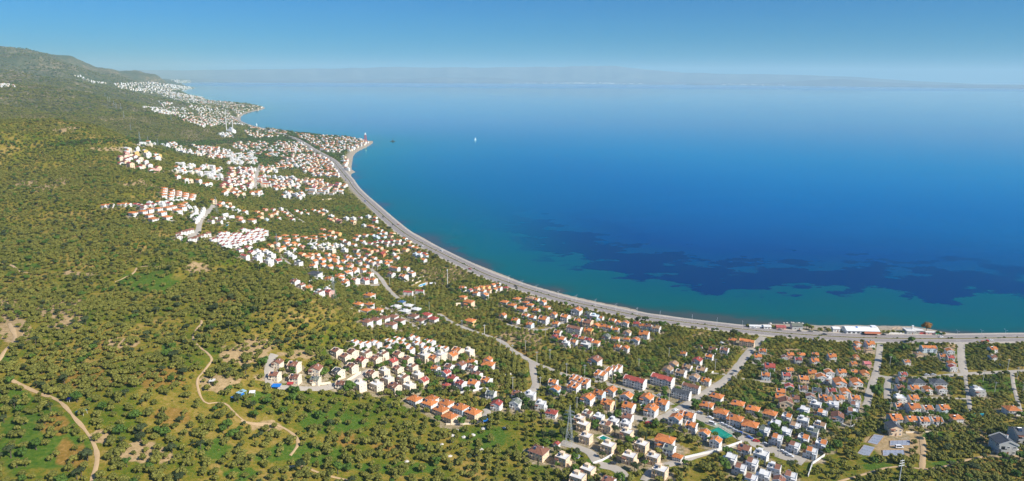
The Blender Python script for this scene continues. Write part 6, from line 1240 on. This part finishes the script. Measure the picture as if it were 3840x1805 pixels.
for z0, z1, w0, w1 in ((-1, 9, 4, 3.2), (9, 18, 3.2, 2.4), (18, 25, 2.4, 2)):
    A_ = [(-w0, -w0, z0), (w0, -w0, z0), (w0, w0, z0), (-w0, w0, z0)]; B_ = [(-w1, -w1, z1), (w1, -w1, z1), (w1, w1, z1), (-w1, w1, z1)]
    for i in range(4): b.bar(A_[i], B_[i], .5, M_REDP); b.bar(A_[i], B_[(i+1) % 4], .3, M_REDP); b.bar(B_[i], B_[(i+1) % 4], .4, M_REDP)
link('lattice', b.mesh('lattice'), e); b = MB(); b.box(-2.6, 2.6, -2.6, 2.6, 25, 29, M_WHITE); b.bar((0, 0, 29), (0, 0, 34), 2.2, M_WHITE, .2, 8); link('cabin', b.mesh('cabin'), e)
for c, x, y, h, lab in [('M', 1145, 520, 16, 'white water tower among trees in the far village'), ('M', 1260, 490, 15, 'slim white minaret beside the highway in the far village')]:
    q = px1(c, x, y); e = empty('white_tower', (q[0], q[1], gz(*q[:2]))); tag(e, lab, 'tower'); b = MB(); b.bar((0, 0, -1), (0, 0, h), 1.0, WP, .8, 8); link('shaft', b.mesh('shaft'), e); b = MB(); b.bar((0, 0, h), (0, 0, h+3), 2.6 if 'water' in lab else 1.4, WP, 2.2 if 'water' in lab else .1, 10); link('top', b.mesh('top'), e)
qx1, qy1 = at_z(1473, 531, 0); e = empty('floating_platform', (float(qx1), float(qy1), .1)); tag(e, 'dark floating platform off the tip of the point', 'platform'); b = MB(); b.box(-9, 9, -5, 5, -.5, 1.2, plain('dark_deck', (.05, .07, .07), .8)); link('deck', b.mesh('deck'), e); b = MB(); b.bar((0, 0, 1.2), (0, 0, 12), .5, M_DARK); b.box(-2, 2, -2, 2, 1.202, 5, M_DARK); link('mast', b.mesh('mast'), e)
for px, py, lab in [(1783, 526, 'tiny white sailing boat alone on the open bay'), (963, 470, 'tiny white boat close to the far beach')]:
    qx1, qy1 = at_z(px, py, 0); e = empty('sailing_boat', (float(qx1), float(qy1), 0), .6); tag(e, lab, 'boat', 'boats on the bay'); b = MB(); b.hexa([(-4, -.8, -.3), (3.6, -.3, -.3), (3.6, .3, -.3), (-4, .8, -.3)], [(-4.2, -1.4, 1.1), (5, -.25, 1.3), (5, .25, 1.3), (-4.2, 1.4, 1.1)], M_WHITE); link('hull', b.mesh('hull'), e); b = MB(); b.bar((.6, 0, 1.1), (.6, 0, 12), .12, M_STEEL); link('mast', b.mesh('mast'), e); b = MB(); b.hexa([(.45, -.04, 1.9), (.45, .04, 1.9), (-3.6, .04, 1.9), (-3.6, -.04, 1.9)], [(.45, -.04, 11.6), (.45, .04, 11.6), (.35, .04, 11.6), (.35, -.04, 11.6)], M_WHITE); link('sail', b.mesh('sail'), e)
# --- rocks in the field and along the shore
def rock(x, y, s, mat, lab, group, seed):
    rr = random.Random(seed); b = MB(); i0 = 0; b.mi(mat)
    for v in bpy_ico[0]: j = rr.uniform(.7, 1.15); b.v.append((v[0]*j, v[1]*j*.8, v[2]*j*.5))
    b.f = list(bpy_ico[1]); b.m = [0]*len(b.f); o = link('pale_rock', b.mesh('pale_rock'), None, (x, y, gz(x, y)+s*.1)); o.scale = (s, s, s); tag(o, lab, 'rock', group)
M_ROCK = plain('pale_limestone', (.62, .58, .52), .9, .15)
for k, (x, y) in enumerate([(2090, 555), (2355, 538), (2050, 608), (2048, 660), (2330, 738), (2275, 793), (2030, 805), (1950, 690), (2550, 530), (2250, 600), (2165, 622), (1610, 855)]): q = px1('Q', x, y); rock(q[0], q[1], hr.uniform(1.4, 2.2), M_ROCK, 'pale flat rock in the grassy olive field', 'pale rocks in the olive field', k)
for k, (x, y) in enumerate([(1865, 566), (1905, 562), (1965, 556), (1990, 562), (2030, 566), (2060, 562), (2110, 568), (1695, 570)]): p = cr('E', [(x, y)])[0]; a = at_z(p[0], p[1], .3); rock(float(a[0]), float(a[1]), hr.uniform(1.2, 1.9), M_ROCK, 'pale boulder at the water edge behind the beach houses', 'boulders at the water edge', 40+k)
for k in range(10): p = cr('D', [(830+k*21, 636+4*math.sin(k*2))])[0]; a = at_z(p[0], p[1], 1.0); rock(float(a[0]), float(a[1]), hr.uniform(1.0, 1.7), plain('tan_boulder', (.55, .40, .27), .9, .15), 'tan boulder on the shore behind the walled yard', 'boulders behind the walled yard', 80+k)
# bushes on the median
for k in range(60):
    pass
# ------------------------------------------------------------------ land, sea, far hills, air, light
cov = np.zeros((NA, NL, 3)); jn = GL < math.log(4200)
for ci, key in ((0, 'D'), (1, 'G'), (2, 'S')):
    for k, spec in enumerate(PATCH[key]):
        if spec[2] > 1: cov[..., ci] = np.maximum(cov[..., ci], in_patch(GX, GY, spec, .45, k))
i, j = ridx(GX, GY); inr = (GX > RX0) & (GX < RX1) & (GY < RY1)
urban = np.where(inr, URBAN[i, j], 0)
V = np.stack([GX, GY, GH], -1).reshape(-1, 3)
m, nt, b = new_mat('land'); p = geo_pos(nt)
at = nd(nt, 'ShaderNodeAttribute', attribute_name='cover'); sp = nd(nt, 'ShaderNodeSeparateColor'); nt.links.new(at.outputs['Color'], sp.inputs[0])
a2 = nd(nt, 'ShaderNodeAttribute', attribute_name='place'); s2 = nd(nt, 'ShaderNodeSeparateColor'); nt.links.new(a2.outputs['Color'], s2.inputs[0])
nB = noise(nt, .011, 5, p, .6); nM = noise(nt, .06, 4, p, .6); nF = noise(nt, .45, 4, p, .65); nX = noise(nt, 1.6, 2, p)
grass = ramp(nt, [(.32, (.048, .092, .005)), (.45, (.095, .124, .009)), (.55, (.200, .160, .018)), (.67, (.32, .22, .062)), (.82, (.46, .32, .14))], math_(nt, 'ADD', math_(nt, 'MULTIPLY', nB, .62), math_(nt, 'ADD', math_(nt, 'MULTIPLY', nM, .58), math_(nt, 'MULTIPLY_ADD', math_(nt, 'ADD', math_(nt, 'MULTIPLY', nF, .62), math_(nt, 'MULTIPLY', nX, .38)), .62, -.39))))
def msk(v, n, k=.8, lo=.32, hi=.62): return math_(nt, 'SMOOTH_MIN', 1.0, math_(nt, 'MULTIPLY', 1.0, ramp(nt, [(lo, (0, 0, 0)), (hi, (1, 1, 1))], math_(nt, 'ADD', math_(nt, 'MULTIPLY', v, k), math_(nt, 'MULTIPLY_ADD', n, 1.3, -.65)))), .0)
green = ramp(nt, [(.3, (.034, .090, .006)), (.55, (.075, .130, .012)), (.75, (.16, .165, .025))], nF)
rust = ramp(nt, [(.3, (.16, .105, .018)), (.55, (.25, .150, .030)), (.75, (.36, .21, .07))], nF)
dirt = ramp(nt, [(.3, (.27, .19, .085)), (.55, (.40, .28, .14)), (.8, (.52, .38, .22))], nF)
pave = ramp(nt, [(.3, (.13, .12, .05)), (.48, (.25, .20, .11)), (.62, (.44, .36, .26)), (.78, (.52, .47, .40))], math_(nt, 'ADD', math_(nt, 'MULTIPLY', nF, .6), math_(nt, 'MULTIPLY', nX, .4)))
col = mixc(nt, msk(sp.outputs[1], nM), grass, green); col = mixc(nt, msk(sp.outputs[2], nM), col, rust); col = mixc(nt, msk(sp.outputs[0], nM, 1.0), col, dirt); col = mixc(nt, msk(s2.outputs[0], nM, .75), col, pave)
far = ramp(nt, [(.36, (.038, .055, .024)), (.50, (.072, .080, .036)), (.565, (.15, .125, .065)), (.66, (.34, .25, .15))], math_(nt, 'ADD', math_(nt, 'MULTIPLY', noise(nt, .035, 5, p, .75), .62), math_(nt, 'MULTIPLY', noise(nt, .0035, 5, p, .65), .40)))
col = mixc(nt, s2.outputs[1], col, far)
sand = ramp(nt, [(.3, (.24, .195, .14)), (.55, (.40, .335, .25)), (.8, (.52, .45, .36))], nF); col = mixc(nt, s2.outputs[2], col, sand)
nt.links.new(col, b.inputs['Base Color']); b.inputs['Roughness'].default_value = .95; b.inputs['Specular IOR Level'].default_value = .2
bp = nd(nt, 'ShaderNodeBump'); bp.inputs['Strength'].default_value = .6; bp.inputs['Distance'].default_value = .5; nt.links.new(nF, bp.inputs['Height']); nt.links.new(bp.outputs[0], b.inputs['Normal'])
me = np_mesh('ground', V, grid_quads(NA, NL), m, True); add_attr(me, 'cover', np.concatenate([cov.reshape(-1, 3), np.ones((NA*NL, 1))], 1))
woods = sstep(1200, 3200, Dg)*sstep(40, 200, GS); beach = (1-sstep(13, 30, GS))*(1-sstep(5000, 9000, Dg))
add_attr(me, 'place', np.stack([urban.ravel(), woods.ravel(), beach.ravel(), np.ones(NA*NL)], 1))
tag(link('terrain', me), 'olive covered hills and coastal plain around the bay', 'terrain', kind='structure')
# --- sea
SA, SL = 420, 420; sa = np.linspace(R(-50), R(58), SA); sl = np.linspace(math.log(320), math.log(40000), SL); sA, sL = np.meshgrid(sa, sl, indexing='ij'); SX, SY = np.sin(sA)*np.exp(sL), np.cos(sA)*np.exp(sL)
cd = -coast_s(SX, SY); q = grid_quads(SA, SL); keepq = (cd.ravel()[q] > -60).any(1) & (cd.ravel()[q] > -400).all(1); q = q[keepq]; used = np.unique(q); remap = np.full(SA*SL, -1); remap[used] = np.arange(len(used))
m, nt, b = new_mat('sea_water'); p = geo_pos(nt); at = nd(nt, 'ShaderNodeAttribute', attribute_name='shore'); cdv = at.outputs['Fac']
mp = nd(nt, 'ShaderNodeMapping'); mp.inputs['Scale'].default_value = (1, 1.5, 1); nt.links.new(p, mp.inputs[0]); pv = mp.outputs[0]
n1 = noise(nt, .0075, 5, pv, .6); n2 = noise(nt, .028, 4, pv, .6)
d_ = math_(nt, 'ADD', cdv, math_(nt, 'MULTIPLY_ADD', n1, 130, -65))       # depth follows the distance from the shore, unevenly
sh = math_(nt, 'DIVIDE', d_, 1000.0)
base = ramp(nt, [(0.0, (.055, .075, .05)), (.010, (.012, .085, .062)), (.030, (.002, .098, .080)), (.10, (.0, .088, .098)), (.19, (.0, .058, .135)), (.30, (.0, .042, .165)), (.60, (.0, .074, .255)), (1.0, (.0, .122, .31))], sh)
along = nd(nt, 'ShaderNodeAttribute', attribute_name='grassy').outputs['Fac']
clear = ramp(nt, [(0.0, (.055, .075, .05)), (.010, (.012, .095, .075)), (.03, (.002, .112, .095)), (.10, (.0, .108, .135)), (.25, (.0, .098, .200)), (.60, (.0, .092, .265)), (1.0, (.0, .122, .32))], sh)
base = mixc(nt, along, clear, base)      # sandy bottom in the western curve, weed and mud in the east
# sea grass beds: dark meadows with holes, in a belt off the shore
belt = ramp(nt, [(.0, (0, 0, 0)), (.045, (.12, .12, .12)), (.085, (.36, .36, .36)), (.12, (.60, .60, .60)), (.18, (.80, .80, .80)), (.22, (.62, .62, .62)), (.28, (.34, .34, .34)), (.36, (.08, .08, .08))], math_(nt, 'DIVIDE', cdv, 1000.0))
g1 = noise(nt, .015, 6, pv, .58)
gm = ramp(nt, [(.50, (0, 0, 0)), (.55, (1, 1, 1))], math_(nt, 'ADD', g1, math_(nt, 'MULTIPLY_ADD', belt, .5, -.25)))
along = nd(nt, 'ShaderNodeAttribute', attribute_name='grassy').outputs['Fac']
base = mixc(nt, math_(nt, 'MULTIPLY', gm, along), base, (.0, .026, .095))
sand = ramp(nt, [(.62, (0, 0, 0)), (.74, (1, 1, 1))], noise(nt, .011, 6, pv, .62)); base = mixc(nt, math_(nt, 'MULTIPLY', math_(nt, 'MULTIPLY', sand, .35), along), base, (.0, .075, .12))
wind = noise(nt, .0011, 4, pv, .6)
sy = nd(nt, 'ShaderNodeSeparateXYZ'); nt.links.new(p, sy.inputs[0])      # a breeze ruffles the far side of the bay
windline = ramp(nt, [(.0, (0, 0, 0)), (1.0, (.22, .22, .22))], math_(nt, 'MULTIPLY_ADD', math_(nt, 'ADD', sy.outputs[1], math_(nt, 'MULTIPLY_ADD', wind, 5000, -2500)), 1/2500, -12500/2500))
wv = nd(nt, 'ShaderNodeTexNoise'); wv.inputs['Scale'].default_value = .22; wv.inputs['Detail'].default_value = 6; wv.inputs['Roughness'].default_value = .65; nt.links.new(p, wv.inputs['Vector'])
bp = nd(nt, 'ShaderNodeBump'); bp.inputs['Strength'].default_value = .15; bp.inputs['Distance'].default_value = .25; nt.links.new(wv.outputs[0], bp.inputs['Height'])
mp2 = nd(nt, 'ShaderNodeMapping'); mp2.inputs['Scale'].default_value = (.35, 1.6, 1); mp2.inputs['Rotation'].default_value = (0, 0, .12); nt.links.new(p, mp2.inputs[0]); streak = noise(nt, .006, 5, mp2.outputs[0], .62)
rg_ = math_(nt, 'ADD', math_(nt, 'MULTIPLY_ADD', streak, .22, -.03), windline)
fr = nd(nt, 'ShaderNodeFresnel'); fr.inputs['IOR'].default_value = 1.4; nt.links.new(bp.outputs[0], fr.inputs['Normal'])
df = nd(nt, 'ShaderNodeBsdfDiffuse'); nt.links.new(base, df.inputs['Color']); gl = nd(nt, 'ShaderNodeBsdfGlossy'); nt.links.new(rg_, gl.inputs['Roughness']); nt.links.new(bp.outputs[0], gl.inputs['Normal'])
nt.links.new(ramp(nt, [(.12, (.02, .55, .95)), (.40, (.05, .80, 1)), (.53, (.34, .97, 1)), (.67, (1, 1, .96))], fr.outputs[0]), gl.inputs['Color'])
mx = nd(nt, 'ShaderNodeMixShader'); nt.links.new(fr.outputs[0], mx.inputs[0]); nt.links.new(df.outputs[0], mx.inputs[1]); nt.links.new(gl.outputs[0], mx.inputs[2]); nt.links.new(mx.outputs[0], nt.nodes['Material Output'].inputs['Surface']); nt.nodes.remove(b)
me = np_mesh('sea', np.stack([SX.ravel()[used], SY.ravel()[used], np.zeros(len(used))], 1), remap[q], m, True); add_attr(me, 'shore', cd.ravel()[used], 'FLOAT')
gr = (1-sstep(950, 1500, np.hypot(SX, SY)))*(.08+.92*sstep(-60, 180, SX)); add_attr(me, 'grassy', gr.ravel()[used], 'FLOAT')
tag(link('sea', me), 'deep blue bay, turquoise along the shore', 'sea', kind='structure')
# --- hills across the bay
prof = [(-800, 268), (300, 262), (700, 264), (1000, 261), (1440, 252), (1770, 255), (2000, 251), (2290, 246), (2420, 262), (2560, 274), (2764, 279), (3000, 283), (3205, 289), (3425, 305), (3700, 318), (3840, 322), (4600, 330)]
ha = np.linspace(R(-38), R(46), 340); hd = np.linspace(0, 1, 46); pxs = W0/2+FPX*np.tan(ha)/math.cos(PITCH)*1.0
ridge_y = np.interp(pxs, [a for a, _ in prof], [c for _, c in prof]); top = np.array([max(30.0, dist_pt(a, c, 27000)[2]) for a, c in zip(pxs, ridge_y)])
HA, HD = np.meshgrid(ha, hd, indexing='ij'); Dh = 19600+HD*13000+600*fbm(HA*14, HD*0, .5, 3, 8); HX, HY = np.sin(HA)*Dh, np.cos(HA)*Dh
shape = np.exp(-((HD-.57)/.2)**2); low = np.exp(-((HD-.14)/.09)**2)*np.clip(90+130*fbm(HX, HY, 3800, 3, 14), 8, 260)*.75
HZ = shape*top[:, None]*(1+.07*fbm(HX, HY, 2600, 4, 12))+low*(shape < .9)+3; HZ[:, 0] = -20; HZ[:, -1] = -20
m, nt, b = new_mat('far_scrub'); nt.links.new(ramp(nt, [(.35, (.10, .12, .12)), (.65, (.18, .19, .17))], noise(nt, .0012, 5, geo_pos(nt), .65)), b.inputs['Base Color']); b.inputs['Roughness'].default_value = 1
tag(link('far_hills', np_mesh('far_hills', np.stack([HX, HY, HZ], -1).reshape(-1, 3), grid_quads(340, 46), m)), 'faint blue hills on the opposite shore', 'hills', kind='structure')
# --- haze
bm = MB(); m = bpy.data.materials.new('air'); m.use_nodes = True; nt = m.node_tree; nt.nodes.clear(); out = nt.nodes.new('ShaderNodeOutputMaterial'); pv = nt.nodes.new('ShaderNodeVolumePrincipled')
pv.inputs['Color'].default_value = (HAZE_COL[0], HAZE_COL[1], HAZE_COL[2], 1); pv.inputs['Density'].default_value = HAZE; pv.inputs['Anisotropy'].default_value = 0.0; nt.links.new(pv.outputs[0], out.inputs['Volume'])
bm.box(-46000, 46000, -4000, 41500, -22, 700, m); hz = link('haze', bm.mesh('haze')); tag(hz, 'thin blue sea haze filling the air over the bay', 'haze', kind='stuff')
# --- sky and sun
S = Vector((.79, -.45, .70)).normalized(); el = math.asin(S.z); az = math.atan2(S.x, S.y)
w = bpy.data.worlds.new('World'); scene.world = w; w.use_nodes = True; nt = w.node_tree; bg = nt.nodes['Background']; sk = nt.nodes.new('ShaderNodeTexSky'); sk.sky_type = 'NISHITA'; sk.sun_disc = False; sk.sun_elevation = el; sk.sun_rotation = az; sk.altitude = 250; sk.air_density = SKY_AIR; sk.dust_density = SKY_DUST; sk.ozone_density = SKY_OZ
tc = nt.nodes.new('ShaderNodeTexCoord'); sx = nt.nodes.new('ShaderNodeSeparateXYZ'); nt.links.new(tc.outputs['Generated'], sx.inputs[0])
tint = ramp(nt, [(.38, SKY_TINT), (.75, (.62, .82, 1.05))], sx.outputs['Z'])      # deep blue low over the bay; overhead sky brightened as added fill for shadows
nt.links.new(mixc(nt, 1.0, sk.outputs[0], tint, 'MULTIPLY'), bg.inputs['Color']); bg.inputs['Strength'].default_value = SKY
sun = bpy.data.lights.new('sun', 'SUN'); sun.energy = SUN; sun.angle = R(.53); sun.color = (1.0, .93, .82); so = link('sun', sun); so.rotation_euler = S.to_track_quat('Z', 'Y').to_euler()
scene.view_settings.view_transform = 'Standard'; scene.view_settings.look = 'None'; scene.view_settings.exposure = EXPO; scene.view_settings.gamma = 1
scene.render.engine = 'CYCLES'; cy = scene.cycles; cy.max_bounces = 6; cy.diffuse_bounces = 3; cy.glossy_bounces = 2; cy.transmission_bounces = 2; cy.volume_bounces = 1; cy.use_denoising = True; cy.use_adaptive_sampling = True; cy.adaptive_threshold = .02
try: cy.denoiser = 'OPENIMAGEDENOISE'
except Exception: pass
